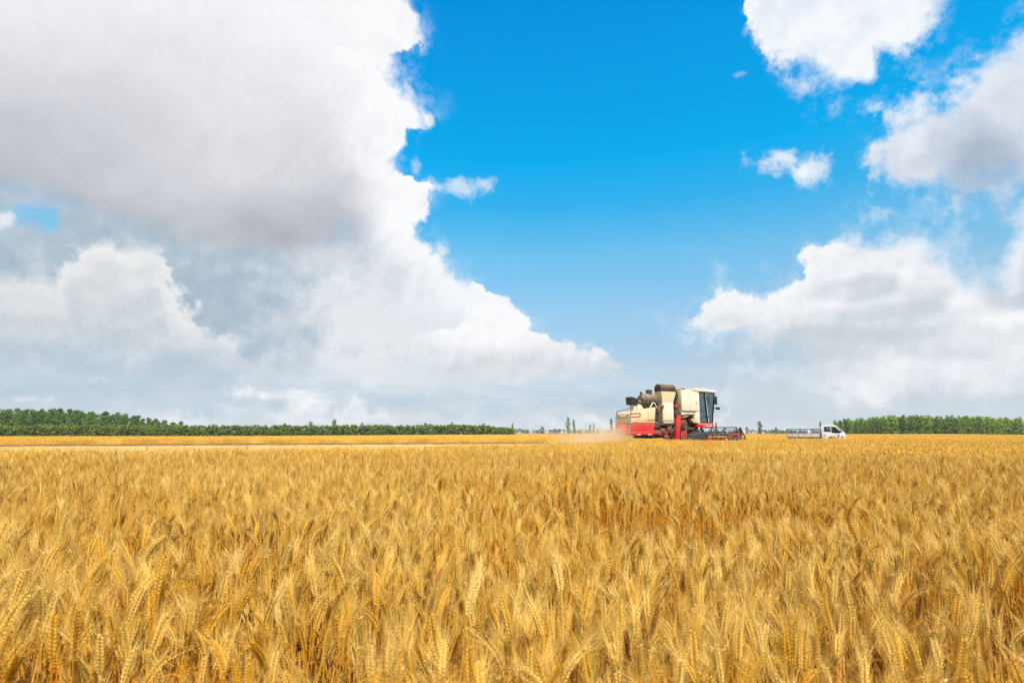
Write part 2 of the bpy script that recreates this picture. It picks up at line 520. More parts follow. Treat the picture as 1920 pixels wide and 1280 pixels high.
def bump(T, h, strength=0.3, dist=0.02):
    n = T.node('ShaderNodeBump')
    n.inputs['Strength'].default_value = strength
    n.inputs['Distance'].default_value = dist
    T.put(n.inputs['Height'], h)
    return n.outputs[0]


# ------------------------------------------------------------------ the land
def build_ground():
    ys = np.concatenate([np.arange(-40, 30, 5.0), np.arange(30, 160, 5.0), np.arange(160, 400, 20.0), [400, 600, 1000, 2000, 4000, 9000]])
    xs = np.concatenate([[-9000, -4000, -2000, -1000, -600, -400], np.arange(-300, 301, 12.0), [400, 600, 1000, 2000, 4000, 9000]])
    gx, gy = np.meshgrid(xs, ys)
    gz = ground_z(gx, gy)
    n, k = gx.shape
    me = bpy.data.meshes.new('ground')
    idx = np.arange(n * k).reshape(n, k)
    f = np.stack([idx[:-1, :-1], idx[:-1, 1:], idx[1:, 1:], idx[1:, :-1]], -1).reshape(-1, 4)
    me.from_pydata(np.stack([gx, gy, gz], -1).reshape(-1, 3).tolist(), [], f.tolist())
    m_, T = material('soil_and_straw')
    pos = T.node('ShaderNodeNewGeometry').outputs['Position']
    n1 = T.noise(pos, 0.35, 6.0, 0.6)
    n2 = T.noise(pos, 9.0, 6.0, 0.7)
    c = T.ramp(T.mad(n2, 0.6, T.mul(n1, 0.5)), [(0.3, (0.09, 0.05, 0.02, 1)), (0.55, (0.19, 0.115, 0.045, 1)), (0.8, (0.36, 0.24, 0.10, 1))])
    finish(T, principled(T, c, 0.9, 0.1, normal=bump(T, n2, 0.6, 0.05)))
    me.materials.append(m_)
    tag(link('ground', me), kind='structure', label='brown soil of the flat farmland under the wheat', cat='ground')


build_ground()


# ------------------------------------------------------------------ trees, hedge and woods
def leaf_mat(name, stops, trans=0.3):
    stops = [(q, (c[0] * 0.82, c[1] * 0.82, c[2] * 0.82, 1)) for q, c in stops]
    m_, T = material(name)
    info = T.node('ShaderNodeObjectInfo')
    geo = T.node('ShaderNodeNewGeometry')
    n = T.noise(geo.outputs['Position'], 0.30, 3.0, 0.55)
    x = T.add(T.mul(info.outputs['Random'], 0.45), T.add(T.mul(geo.outputs['Random Per Island'], 0.3), T.mul(T.sub(n, 0.5), 0.9)))
    c = T.ramp(T.m('ADD', x, 0.12, clamp=True), stops)
    finish(T, thin_leaf(T, c, trans, 0.6, 0.2))
    return m_


LEAF_DARK = leaf_mat('leaves_dark', [(0.0, (0.047, 0.112, 0.012, 1)), (0.5, (0.101, 0.213, 0.019, 1)), (1.0, (0.189, 0.314, 0.025, 1))])
LEAF_POPLAR = leaf_mat('leaves_poplar', [(0.0, (0.068, 0.146, 0.017, 1)), (0.45, (0.149, 0.280, 0.020, 1)), (0.8, (0.257, 0.414, 0.021, 1)), (1.0, (0.324, 0.448, 0.025, 1))])
LEAF_BRIGHT = leaf_mat('leaves_bright', [(0.0, (0.162, 0.302, 0.017, 1)), (0.5, (0.270, 0.448, 0.025, 1)), (1.0, (0.340, 0.500, 0.030, 1))])
LEAF_HEDGE = leaf_mat('leaves_hedge', [(0.0, (0.081, 0.118, 0.017, 1)), (0.5, (0.149, 0.224, 0.030, 1)), (1.0, (0.243, 0.325, 0.047, 1))])
LEAF_FAR = leaf_mat('leaves_far', [(0.0, (0.035, 0.07, 0.04, 1)), (1.0, (0.07, 0.12, 0.06, 1))])
BARK, _T = material('bark')
_p = _T.node('ShaderNodeNewGeometry').outputs['Position']
finish(_T, principled(_T, _T.ramp(_T.noise(_p, 3.0, 5.0, 0.7), [(0.3, (0.05, 0.035, 0.025, 1)), (0.7, (0.17, 0.14, 0.11, 1))]), 0.9, 0.1))


def leaf_puff(M, rng, c, rad, count, size, squash=0.85):
    for _ in range(count):
        d = Vector((rng.gauss(0, 1), rng.gauss(0, 1), rng.gauss(0, 1))).normalized() * rad * rng.random() ** 0.45
        d.z *= squash
        p = c + d
        n = (d.normalized() * 0.7 + Vector((rng.uniform(-1, 1), rng.uniform(-1, 1), rng.uniform(-0.4, 1.2)))).normalized()
        u = n.orthogonal().normalized()
        a = rng.uniform(0, 6.28)
        v = n.cross(u)
        u, v = u * math.cos(a) + v * math.sin(a), v * math.cos(a) - u * math.sin(a)
        s = size * rng.uniform(0.6, 1.35)
        M.add([p - u * s, p - v * s * 0.55 + n * s * 0.12, p + u * s, p + v * s * 0.55 + n * s * 0.12], [(0, 1, 2), (0, 2, 3)], 0)


def tree_meshes(kind, seed):
    """(crown, trunk) for one tree of about unit proportions in metres"""
    rng = random.Random(seed)
    C_, T_ = Mesh(), Mesh()
    if kind == 'poplar':
        h = rng.uniform(8.6, 9.6)
        T_.tube([(0, 0, -0.3), (0.03, 0, 1.0), (0.06, 0.04, h * 0.5), (0.02, 0.0, h * 0.93)], [0.17, 0.13, 0.08, 0.02], 6, 0)
        leaders = [(rng.uniform(-0.35, 0.35), rng.uniform(-0.35, 0.35), rng.uniform(0.82, 1.0)) for _ in range(3)]
        for lx, ly, top in leaders:
            for i in range(13):
                t = i / 12
                z = h * (0.16 + t * (top - 0.16))
                r = 1.15 * math.sin(math.pi * min(1, 0.18 + t * 0.80)) ** 0.8 * rng.uniform(0.6, 1.1)
                a = rng.uniform(0, 6.28)
                rr = r * 0.62 * rng.random() ** 0.5
                p = Vector((lx * t + math.cos(a) * rr, ly * t + math.sin(a) * rr, z))
                T_.tube([(0.04, 0.02, max(0.8, z - 0.9)), p], [0.03, 0.012], 3, 0)
                leaf_puff(C_, rng, p, 0.30 + 0.34 * r, 26, 0.16, 1.25)
    elif kind == 'broad':
        h = rng.uniform(8.6, 10.2)
        T_.tube([(0, 0, -0.3), (0.1, 0, 1.8), (0.0, 0.1, h * 0.5), (0.1, 0, h * 0.85)], [0.24, 0.19, 0.12, 0.03], 6, 0)
        for i in range(46):
            t = rng.random() ** 0.8
            z = h * (0.12 + 0.88 * t)
            r = 2.3 * math.sin(math.pi * min(1, 0.30 + t * 0.66)) ** 0.9
            a = rng.uniform(0, 6.28)
            rr = r * rng.uniform(0.25, 0.95)
            p = Vector((math.cos(a) * rr, math.sin(a) * rr, z - 0.25))
            T_.tube([(0, 0, max(1.2, z - 1.5)), p], [0.05, 0.015], 3, 0)
            leaf_puff(C_, rng, p, rng.uniform(0.5, 0.95), 44, 0.19, 0.7)
    elif kind == 'round':
        h = rng.uniform(4.6, 5.2)
        T_.tube([(0, 0, -0.3), (0.05, 0, 1.2), (0, 0.05, h * 0.7)], [0.13, 0.10, 0.03], 6, 0)
        for i in range(24):
            a, t = rng.uniform(0, 6.28), rng.random()
            z = h * (0.25 + 0.7 * t)
            rr = 1.9 * math.sin(math.pi * (0.22 + 0.68 * t)) * rng.uniform(0.2, 0.95)
            p = Vector((math.cos(a) * rr, math.sin(a) * rr, z))
            T_.tube([(0, 0, max(0.8, z - 0.9)), p], [0.035, 0.012], 3, 0)
            leaf_puff(C_, rng, p, rng.uniform(0.4, 0.75), 34, 0.15, 0.8)
    else:                                                   # a shrub that carries leaves to the ground
        h = rng.uniform(2.3, 3.0)
        for i in range(3):
            T_.tube([(0, 0, -0.2), (rng.uniform(-0.3, 0.3), rng.uniform(-0.3, 0.3), 0.8), (rng.uniform(-0.8, 0.8), rng.uniform(-0.8, 0.8), h * 0.8)], [0.06, 0.04, 0.012], 4, 0)
        for i in range(20):
            a, t = rng.uniform(0, 6.28), rng.random()
            rr = 1.6 * math.sin(math.pi * (0.35 + 0.58 * t)) * rng.uniform(0.15, 1.0)
            leaf_puff(C_, rng, Vector((math.cos(a) * rr, math.sin(a) * rr, h * (0.12 + 0.83 * t))), rng.uniform(0.35, 0.65), 30, 0.14, 0.8)
    return C_, T_


TREES = {k: [] for k in ('poplar', 'broad', 'round', 'shrub')}
for _k, _n, _m in (('poplar', 6, LEAF_POPLAR), ('broad', 5, LEAF_DARK), ('round', 3, LEAF_HEDGE), ('shrub', 4, LEAF_DARK)):
    for _i in range(_n):
        _c, _t = tree_meshes(_k, 40 + 10 * _i + len(_k))
        TREES[_k].append((_c.data('crown', [_m]), _t.data('trunk', [BARK])))


def plant_tree(kind, name, x, y, size, label, group=None, pick=None, slim=1.0, mat=None, cat='tree'):
    crown, trunk = TREES[kind][pick if pick is not None else random.randrange(len(TREES[kind]))]
    t = tag(link(name, None), label, cat, group)
    t.location = (x, y, float(ground_z(x, y)))
    t.rotation_euler = (0, 0, random.uniform(0, 6.28))
    t.scale = (size * slim, size * slim, size)
    c = link('crown', crown, t)
    if mat is not None:
        c.material_slots[0].link = 'OBJECT'
        c.material_slots[0].material = mat
    link('trunk', trunk, t)
    return t


def build_trees():
    # wood in the west, taller at the far left
    top = [(-200, 10.2), (-185, 10.0), (-176, 10.2), (-168, 9.6), (-150, 8.9), (-142, 8.2), (-134, 7.0), (-126, 5.9), (-118, 4.8), (-112, 4.0)]
    xs, hs = [a for a, b in top], [b for a, b in top]
    for row in range(3):
        x = -192 + row * 1.3
        while x < -114 - row * 3:
            h = np.interp(x, xs, hs) * random.uniform(0.90, 1.08) * (1 + 0.04 * row)
            plant_tree('broad', 'broadleaf_tree', x, 203 + row * 4.5 + random.uniform(-1.5, 1.5), h / 9.3,
                       'tall dark green tree in the wood that rises behind the hedge', 'tall trees of the wood behind the hedge')
            x += random.uniform(2.2, 3.4)
    # wood in the east: a plantation of slim poplars
    top = [(144, 6.3), (149, 6.8), (156, 7.4), (166, 8.2), (178, 8.9), (190, 9.1), (197, 8.6), (201, 8.3), (206, 8.9), (215, 9.0), (226, 8.8), (233, 8.2), (238, 7.8)]
    xs, hs = [a for a, b in top], [b for a, b in top]
    for row in range(4):
        x = 148.0 + 1.5 * row
        while x < 234.5:
            h = np.interp(x, xs, hs) * random.uniform(0.92, 1.06)
            if random.random() > 0.04:
                plant_tree('poplar', 'poplar_tree', x, 262 + row * 3.2 + random.uniform(-1, 1), h / 9.2,
                           'slim green poplar in the dense plantation right of the truck', 'poplars of the plantation', slim=2.1,
                           mat=LEAF_BRIGHT if (x > 216 and random.random() < 0.8) or random.random() < 0.25 else LEAF_DARK if (196 < x < 210 and random.random() < 0.4) else None)
            x += random.uniform(1.7, 2.4)
    for x in (147, 151, 176, 180, 184.5, 188, 203, 207, 211.5, 216, 220, 224, 227.5, 231):
        plant_tree('shrub', 'shrub', x + random.uniform(-1, 1), 257 + random.uniform(-1, 1), random.uniform(0.75, 1.0),
                   'low dark shrub at the foot of the poplar plantation', 'shrubs at the foot of the plantation', cat='shrub')
    # trees that stand apart
    P = 'poplar'
    for kind, name, x, y, h, pick, slim, mat, label in (
        (P, 'small_tree', 0.3, 262, 5.6, 0, 0.75, LEAF_DARK, 'thin dark tree standing at the end of the long hedge'),
        ('round', 'small_tree', 14.0, 268, 4.4, 0, 0.9, None, 'low round tree veiled by the chaff dust, between hedge and paired poplars'),
        (P, 'poplar_tree', 29.3, 300, 9.7, 1, 0.95, None, 'yellow-green poplar, the bigger one of the pair left of the combine'),
        (P, 'poplar_tree', 32.5, 302, 9.0, 2, 0.6, LEAF_DARK, 'slim dark poplar leaning beside the bigger yellow-green one'),
        (P, 'small_tree', 40.6, 300, 6.6, 3, 0.75, None, 'left spike of the thin forked-looking pair just above the dust plume'),
        (P, 'small_tree', 42.9, 301, 6.2, 4, 0.6, None, 'right spike of the thin forked-looking pair just above the dust plume'),
        (P, 'poplar_tree', 51.8, 300, 9.4, 5, 0.75, LEAF_DARK, 'narrow poplar right behind the red rear hood of the combine'),
        (P, 'poplar_tree', 106.5, 300, 6.6, 0, 0.8, LEAF_DARK, 'narrow dark tree seen over the reel in front of the combine cab'),
        ('round', 'small_tree', 122.5, 300, 4.7, 1, 0.8, None, 'small bushy tree just beyond the tip of the header'),
        (P, 'poplar_tree', 129.3, 300, 8.1, 2, 1.2, LEAF_DARK, 'dark bushy poplar midway between the header and the truck'),
        (P, 'small_tree', 137.8, 300, 4.9, 3, 1.1, LEAF_DARK, 'little pointed tree left of the tailgate of the truck'),
        ('shrub', 'shrub', 140.4, 290, 2.9, 1, 1.2, LEAF_POPLAR, 'light green bush touching the tailgate of the truck'),
        ('shrub', 'shrub', 135.6, 292, 2.3, 2, 1.3, LEAF_POPLAR, 'flat light green bush between the pointed tree and the bushy poplar'),
        (P, 'poplar_tree', 140.6, 262, 6.4, 4, 0.7, LEAF_DARK, 'slender dark tree behind the windscreen of the truck, left of the plantation'),
        (P, 'poplar_tree', 236.8, 264, 7.6, 5, 0.75, LEAF_DARK, 'slender dark tree a little apart at the right end of the plantation')):
        base = {'poplar': 9.2, 'round': 4.9, 'shrub': 2.6}[kind]
        plant_tree(kind, name, x, y, h / base, label, None, pick, slim * 1.55 if kind == P else slim, mat, 'shrub' if kind == 'shrub' else 'tree')
    # small trees that look over the hedge
    for x, y, h in ((-63.5, 181, 5.2), (-56.5, 183, 5.9), (-48.0, 184, 4.8), (-28.5, 190, 4.9), (-71, 180, 4.7), (-20, 192, 5.0), (-9.5, 196, 4.8)):
        plant_tree('round', 'small_tree', x, y, h / 4.9, 'small tree whose top pokes out above the long hedge', 'small trees looking over the hedge', slim=0.55, mat=LEAF_DARK)
    # the long hedge itself: bushes grown into one another
    rng = random.Random(5)
    M = Mesh()
    n = 96
    for row in range(3):
        for i in range(n):
            t = (i + rng.uniform(-0.3, 0.3)) / (n - 1)
            x = -164 + t * 163.5
            y = 157 + t * 25 + row * 1.6
            h = (3.75 + rng.uniform(-0.35, 0.3)) * (1.0 - 0.25 * max(0, (t - 0.93) / 0.07))
            z0 = float(ground_z(x, y))
            for q in range(2):
                a = rng.uniform(-0.6, 0.6)
                M.tube([(x + a, y, z0 - 0.2), (x + a * 1.6, y, z0 + 1.5)], [0.06, 0.03], 3, 1)
            for k in range(20):
                c = Vector((x + rng.uniform(-1.4, 1.4), y + rng.uniform(-0.8, 0.8), z0 + h * rng.uniform(0.16, 0.95)))
                leaf_puff(M, rng, c, rng.uniform(0.4, 0.65), 16, 0.24, 0.8)
    me = Mesh(); me.v, me.f, me.m = M.v, M.f, M.m
    tag(link('hedge', me.data('hedge', [LEAF_HEDGE, BARK])), 'long low hedge of grey-green bushes along the back of the left field', 'hedge', kind='stuff')
    # woodland on the horizon
    M = Mesh()
    rng = random.Random(6)
    for i in range(330):
        x = rng.uniform(-40, 560)
        y = rng.uniform(880, 1000)
        h = 5.0 + 2.6 * rng.random() + 1.6 * vnoise(x, 0.0, 40.0, 31)
        z0 = float(ground_z(x, y))
        for k in range(9):
            leaf_puff(M, rng, Vector((x + rng.uniform(-2.6, 2.6), y + rng.uniform(-2, 2), z0 + h * rng.uniform(0.15, 0.92))), 1.1, 8, 0.75, 0.8)
    tag(link('distant_wood', M.data('distant_wood', [LEAF_FAR])), 'bluish wood along the horizon behind the combine and the truck', 'wood', kind='stuff')


build_trees()


# ------------------------------------------------------------------ solids for the machines
class Solid:
    """several bevelled pieces joined into the mesh of one part"""
    def __init__(self):
        self.bm = bmesh.new()

    def _merge(self, tmp, bevel, seg=2):
        if bevel > 0:
            bmesh.ops.bevel(tmp, geom=[e for e in tmp.edges if e.is_manifold and e.calc_face_angle(0) > 0.35], offset=bevel, segments=seg, affect='EDGES', profile=0.6)
        bmesh.ops.recalc_face_normals(tmp, faces=tmp.faces)
        me = bpy.data.meshes.new('tmp')
        tmp.to_mesh(me)
        tmp.free()
        self.bm.from_mesh(me)
        bpy.data.meshes.remove(me)
        return self

    def prism(self, prof, axis, a, b, bevel=0.012):
        """prof in the two other axes (x,z for axis y; y,z for axis x; x,y for axis z), from a to b"""
        t = bmesh.new()
        def P(u, v, w):
            return {'y': (u, w, v), 'x': (w, u, v), 'z': (u, v, w)}[axis]
        A = [t.verts.new(P(u, v, a)) for u, v in prof]
        B = [t.verts.new(P(u, v, b)) for u, v in prof]
        n = len(prof)
        t.faces.new(A)
        t.faces.new(B[::-1])
        for i in range(n):
            t.faces.new((A[i], B[i], B[(i + 1) % n], A[(i + 1) % n]))
        bmesh.ops.recalc_face_normals(t, faces=t.faces)
        return self._merge(t, bevel)

    def box(self, x0, x1, y0, y1, z0, z1, bevel=0.012):
        return self.prism([(x0, z0), (x1, z0), (x1, z1), (x0, z1)], 'y', y0, y1, bevel)

    def bar(self, p, q, w, h=None, bevel=0.0):
        """a square bar between two points"""
        p, q = Vector(p), Vector(q)
        h = h or w
        t = bmesh.new()
        d = (q - p).normalized()
        u = d.cross(Vector((0, 0, 1)))
        u = u.normalized() if u.length > 0.01 else Vector((1, 0, 0))
        v = u.cross(d)
        vs = []
        for c in (p, q):
            for a, b in ((-1, -1), (1, -1), (1, 1), (-1, 1)):
                vs.append(t.verts.new(c + u * a * w / 2 + v * b * h / 2))
        for f in ((0, 1, 2, 3), (7, 6, 5, 4), (0, 4, 5, 1), (1, 5, 6, 2), (2, 6, 7, 3), (3, 7, 4, 0)):
            t.faces.new([vs[i] for i in f])
        return self._merge(t, bevel)

    def pipe(self, pts, r, sides=10):
        M = Mesh()
        M.tube(pts, r if hasattr(r, '__len__') else [r] * len(pts), sides, 0, cap=True)
        t = bmesh.new()
        vs = [t.verts.new(v) for v in M.v]
        for f in M.f:
            t.faces.new([vs[i] for i in f])
        return self._merge(t, 0)

    def lathe(self, c, axis, prof, sides=24):
        """rings of (offset along axis, radius) round c"""
        c, ax = Vector(c), Vector(axis).normalized()
        u = ax.orthogonal().normalized()
        v = ax.cross(u)
        t = bmesh.new()
        rings = []
        for o, r in prof:
            rings.append([t.verts.new(c + ax * o + (u * math.cos(2 * math.pi * k / sides) + v * math.sin(2 * math.pi * k / sides)) * max(r, 1e-3)) for k in range(sides)])
        for a, b in zip(rings, rings[1:]):
            for k in range(sides):
                t.faces.new((a[k], a[(k + 1) % sides], b[(k + 1) % sides], b[k]))
        t.faces.new(rings[0][::-1])
        t.faces.new(rings[-1])
        return self._merge(t, 0)

    def build(self, name, mat, parent, smooth_=30):
        me = bpy.data.meshes.new(name)
        bmesh.ops.recalc_face_normals(self.bm, faces=self.bm.faces)
        self.bm.to_mesh(me)
        self.bm.free()
        me.materials.append(mat)
        me.polygons.foreach_set('use_smooth', [True] * len(me.polygons))
        try:
            me.set_sharp_from_angle(angle=R(smooth_))
        except AttributeError:
            pass
        return link(name, me, parent)


def paint(name, color, dust=(0.50, 0.40, 0.26), amount=0.35, rough=0.42, spec=0.5, metal=0.0):
    """painted sheet metal under a film of harvest dust, thicker on faces that look up and in patches"""
    m_, T = material(name)
    color = tuple(0.82 * c for c in color)
    dust = tuple(0.80 * c for c in dust)
    geo = T.node('ShaderNodeNewGeometry')
    co = T.node('ShaderNodeTexCoord').outputs['Object']
    n1 = T.noise(co, 2.2, 6.0, 0.65)
    n2 = T.noise(co, 24.0, 4.0, 0.7)
    sp = T.node('ShaderNodeSeparateXYZ')
    T.put(sp.inputs[0], geo.outputs['Normal'])
    upw = T.m('MAXIMUM', sp.outputs[2], 0.0)
    f = T.m('MULTIPLY', T.ramp01(T.add(T.add(n1, T.mul(n2, 0.3)), T.mul(upw, 0.5)), 0.45, 1.15), amount, clamp=True)
    f = T.m('MINIMUM', T.add(f, T.mul(upw, amount * 0.6)), 0.95)
    c = T.mix(f, (*color, 1), (*dust, 1))
    finish(T, principled(T, c, T.mad(f, 0.35, rough), spec, metal, normal=bump(T, n1, 0.08, 0.02)))
    return m_


CREAM = paint('cream_paint', (0.72, 0.63, 0.37), amount=0.45)
PALE = paint('pale_cream_paint', (0.80, 0.75, 0.58), amount=0.18)
RED = paint('red_paint', (0.62, 0.016, 0.022), amount=0.22, rough=0.35)
RED_DULL = paint('dull_red_paint', (0.36, 0.022, 0.02), dust=(0.34, 0.25, 0.16), amount=0.75)
ORANGE = paint('orange_decal', (0.80, 0.33, 0.04), amount=0.15)
DARK = paint('dark_steel', (0.035, 0.034, 0.036), dust=(0.26, 0.20, 0.13), amount=0.55, rough=0.55)
BLACK = paint('black_plastic', (0.016, 0.017, 0.02), amount=0.08, rough=0.4)
DUSTY = paint('dust_caked_steel', (0.075, 0.06, 0.045), dust=(0.30, 0.23, 0.15), amount=0.62, rough=0.8, spec=0.2)
CANVAS = paint('brown_canvas', (0.06, 0.046, 0.034), dust=(0.28, 0.21, 0.13), amount=0.32, rough=0.85, spec=0.15)
RUBBER = paint('tyre_rubber', (0.04, 0.043, 0.048), dust=(0.2, 0.17, 0.13), amount=0.3, rough=0.8, spec=0.2)
STEELBLUE = paint('blue_grey_steel', (0.045, 0.065, 0.11), dust=(0.3, 0.25, 0.18), amount=0.25, rough=0.5)
WHITE = paint('white_paint', (0.72, 0.745, 0.77), dust=(0.5, 0.45, 0.36), amount=0.10, rough=0.28)
OFFWHITE = paint('worn_white_boards', (0.66, 0.62, 0.53), dust=(0.42, 0.34, 0.24), amount=0.5, rough=0.7)
REFLECTOR = paint('white_reflector', (0.85, 0.85, 0.82), amount=0.05)
SEAT = paint('seat_cloth', (0.09, 0.09, 0.10), amount=0.2, rough=0.9)


def glass_mat(name, tint, reflect=0.10):
    m_, T = material(name)
    tr = T.node('ShaderNodeBsdfTransparent')
    tr.inputs[0].default_value = (*tint, 1)
    gl = T.node('ShaderNodeBsdfGlossy')
    gl.inputs['Roughness'].default_value = 0.03
    lw = T.node('ShaderNodeLayerWeight')
    mx = T.node('ShaderNodeMixShader')
    T.put(mx.inputs[0], T.m('MULTIPLY_ADD', T.m('POWER', lw.outputs['Facing'], 4.0), 0.7, reflect, clamp=True))
    T.put(mx.inputs[1], tr.outputs[0])
    T.put(mx.inputs[2], gl.outputs[0])
    finish(T, mx.outputs[0])
    return m_


GLASS = glass_mat('cab_glass', (0.64, 0.69, 0.70), 0.06)
LENS, _T = material('lamp_lens')
finish(_T, principled(_T, (0.8, 0.82, 0.85, 1), 0.1, 0.8))
RED_LENS, _T = material('red_lens')
finish(_T, principled(_T, (0.65, 0.03, 0.02, 1), 0.2, 0.6))


# ------------------------------------------------------------------ combine harvester
def tyre(parent, c, r, w, lugs, hub_r, mat_hub, name='wheel'):
    """wheel > tyre with lugs, rim; axis along y"""
    S = Solid()
    S.lathe(c, (0, 1, 0), [(-w / 2, r * 0.60), (-w / 2, r * 0.82), (-w * 0.42, r * 0.93), (w * 0.42, r * 0.93), (w / 2, r * 0.82), (w / 2, r * 0.60)], 36)
    for i in range(lugs):
        for sd in (-1, 1):
            a = 2 * math.pi * (i + 0.25 * sd) / lugs
            b = a + 0.16 * 1.0
            p = Vector(c) + Vector((math.cos(a) * r * 0.95, sd * w * 0.02, math.sin(a) * r * 0.95))
            q = Vector(c) + Vector((math.cos(b) * r * 0.93, sd * w * 0.48, math.sin(b) * r * 0.93))
            S.bar(p, q, r * 0.075, r * 0.11)
    t = S.build(name, RUBBER, parent)
    H = Solid()
    H.lathe(c, (0, 1, 0), [(-w * 0.40, hub_r * 0.3), (-w * 0.42, hub_r * 0.55), (-w * 0.30, hub_r), (w * 0.30, hub_r), (w * 0.42, hub_r * 0.55), (w * 0.40, hub_r * 0.3)], 24)
    H.build('rim', mat_hub, t)
    return t


def build_combine():
    phi = R(27.0)
    cx, cyy = 5.793, 28.0
    ox, oy = 2.7, 0.9
    wx = cx + math.cos(phi) * ox - math.sin(phi) * oy
    wy = cyy + math.sin(phi) * ox + math.cos(phi) * oy
    root = tag(link('combine_harvester', None), 'dusty cream and red combine harvester cutting wheat with its reel in front', 'combine harvester')
    root.location = (wx, wy, float(ground_z(wx, wy)))
    root.rotation_euler = (0, 0, phi)
    holder = []

    def part(S, name, mat, parent=None, label=None, ang=30):
        o = S.build(name, mat, parent or root, ang)
        if parent is None:
            o.location = (-ox, -oy, 0)
        if label:
            o['label'] = label
        return o

    # rear hood: cream above, red below, corners rounded
    W = 1.14
    S = Solid()
    S.prism([(-0.005, 1.62), (1.50, 1.62), (1.60, 2.42), (0.62, 2.26), (0.10, 2.17), (0.03, 2.10)], 'y', 0.0, W, 0.035)
    hood = part(S, 'rear_hood', CREAM, label='cream upper half of the rear hood')
    S = Solid()
    S.prism([(-0.12, 1.10), (-0.06, 1.02), (1.42, 1.01), (1.495, 1.615), (-0.012, 1.615)], 'y', -0.012, W + 0.03, 0.03)
    skirt = part(S, 'hood_skirt', RED, label='bright red lower half of the rear hood')
    S = Solid()
    S.box(0.02, 1.42, -0.03, -0.012, 1.05, 1.20, 0.004)
    S.build('skirt_band', RED, skirt)
    for x in (0.34, 1.02):
        S = Solid()
        S.box(x, x + 0.20, -0.038, -0.030, 1.045, 1.085, 0.0)
        S.build('reflector_strip', REFLECTOR, skirt)
    # edge beading and lamps of the rear face
    for y in (0.0, W):
        S = Solid()
        S.pipe([(-0.06, y, 1.06), (-0.045, y, 1.62), (-0.01, y, 2.04), (0.06, y, 2.18)], 0.022, 8)
        S.build('edge_bead', DARK, hood)
        for k in range(6):
            S = Solid()
            z = 1.12 + 0.16 * k
            x = -0.08 if z < 1.6 else -0.06
            S.box(x - 0.012, x + 0.006, y - 0.018, y + 0.018, z, z + 0.08, 0.0)
            S.build('marker_stripe', REFLECTOR, hood)
        S = Solid()
        yy = 0.16 if y < 0.5 else W - 0.22
        S.box(-0.03, 0.05, yy, yy + 0.13, 1.99, 2.03, 0.004)
        S.build('rear_lamp', RED_LENS, hood)
    S = Solid()
    S.box(-0.022, 0.02, 0.14, W - 0.14, 1.72, 1.735, 0.0)
    S.box(-0.022, 0.03, 0.14, W - 0.14, 1.93, 1.95, 0.0)
    S.build('press_line', CREAM, hood)
    # emblem: a red loop, an orange sweep and a few red strokes on the side
    S = Solid()
    for a, b in (((0.03, 2.06), (0.50, 2.10)), ((0.03, 1.91), (0.48, 1.93))):
        S.bar((a[0], -0.006, a[1]), (b[0], -0.006, b[1]), 0.012, 0.045)
    arc = [(0.50 + 0.10 * math.sin(t), -0.006, 2.015 + 0.085 * math.cos(t)) for t in np.linspace(0, math.pi, 8)]
    for p, q in zip(arc, arc[1:]):
        S.bar(p, q, 0.012, 0.045)
    S.build('emblem', RED, hood)
    S = Solid()
    S.prism([(0.62, 1.735), (1.43, 1.80), (1.425, 1.70)], 'y', -0.006, 0.004, 0.0)
    S.build('side_decal', ORANGE, hood)
    S = Solid()
    S.prism([(1.05, 1.795), (1.47, 1.815), (1.465, 1.775), (1.05, 1.765)], 'y', -0.009, 0.004, 0.0)
    for i, x in enumerate((0.20, 0.26, 0.31, 0.37)):
        S.bar((x, -0.006, 1.69), (x + 0.035, -0.006, 1.715 - 0.01 * (i % 2)), 0.01, 0.028)
    S.build('side_decal', RED, hood)
    S = Solid()
    for x in (0.55, 1.08):
        S.box(x, x + 0.012, -0.004, 0.004, 1.64, 2.24, 0.0)
    S.box(0.04, 1.55, -0.004, 0.004, 1.625, 1.64, 0.0)
    S.build('panel_seam', DUSTY, hood)
    # rail on top of the hood
    S = Solid()
    S.pipe([(0.05, W, 2.17), (0.05, W - 0.05, 2.22), (0.12, 0.35, 2.32), (0.10, 0.06, 2.34)], 0.016, 6)
    S.pipe([(0.10, 0.06, 2.34), (0.30, 0.05, 2.42), (0.45, 0.06, 2.52), (0.62, 0.10, 2.50)], 0.014, 6)
    S.pipe([(0.42, 0.06, 2.22), (0.42, 0.06, 2.50)], 0.014, 6)
    part(S, 'hood_rail', BLACK)
    S = Solid()
    S.prism([(0.50, 2.24), (1.10, 2.36), (0.98, 2.52), (0.62, 2.62), (0.48, 2.55)], 'y', 0.34, 0.66, 0.02)
    part(S, 'spout_cradle', PALE)

    # engine and dust screen, caked in chaff
    S = Solid()
    S.lathe((1.62, 0.62, 2.76), (1, 0.10, 0.06), [(-0.56, 0.10), (-0.52, 0.26), (-0.40, 0.35), (-0.36, 0.39), (0.0, 0.37), (0.05, 0.40), (0.50, 0.40), (0.56, 0.34)], 24)
    S.box(1.3, 2.1, 0.35, 1.0, 2.20, 2.55, 0.04)
    for k in range(7):
        a = 0.6 + 0.55 * k
        S.box(1.25 + 0.11 * k, 1.31 + 0.11 * k, 0.20, 0.27, 2.55 + 0.05 * (k % 3), 2.72 + 0.05 * (k % 3), 0.01)
    drum = part(S, 'dust_screen', DUSTY)
    S = Solid()
    S.pipe([(1.66, 0.55, 3.08), (1.66, 0.55, 3.32)], 0.15, 16)
    S.pipe([(1.66, 0.55, 3.22), (1.66, 0.55, 3.27)], 0.165, 16)
    S.build('air_intake', DARK, drum)
    S = Solid()
    S.pipe([(1.12, 0.5, 3.02), (1.10, 0.5, 3.16)], 0.035, 8)
    S.box(1.05, 1.16, 0.45, 0.55, 3.13, 3.19, 0.01)
    S.build('work_lamp', BLACK, drum)
    S = Solid()
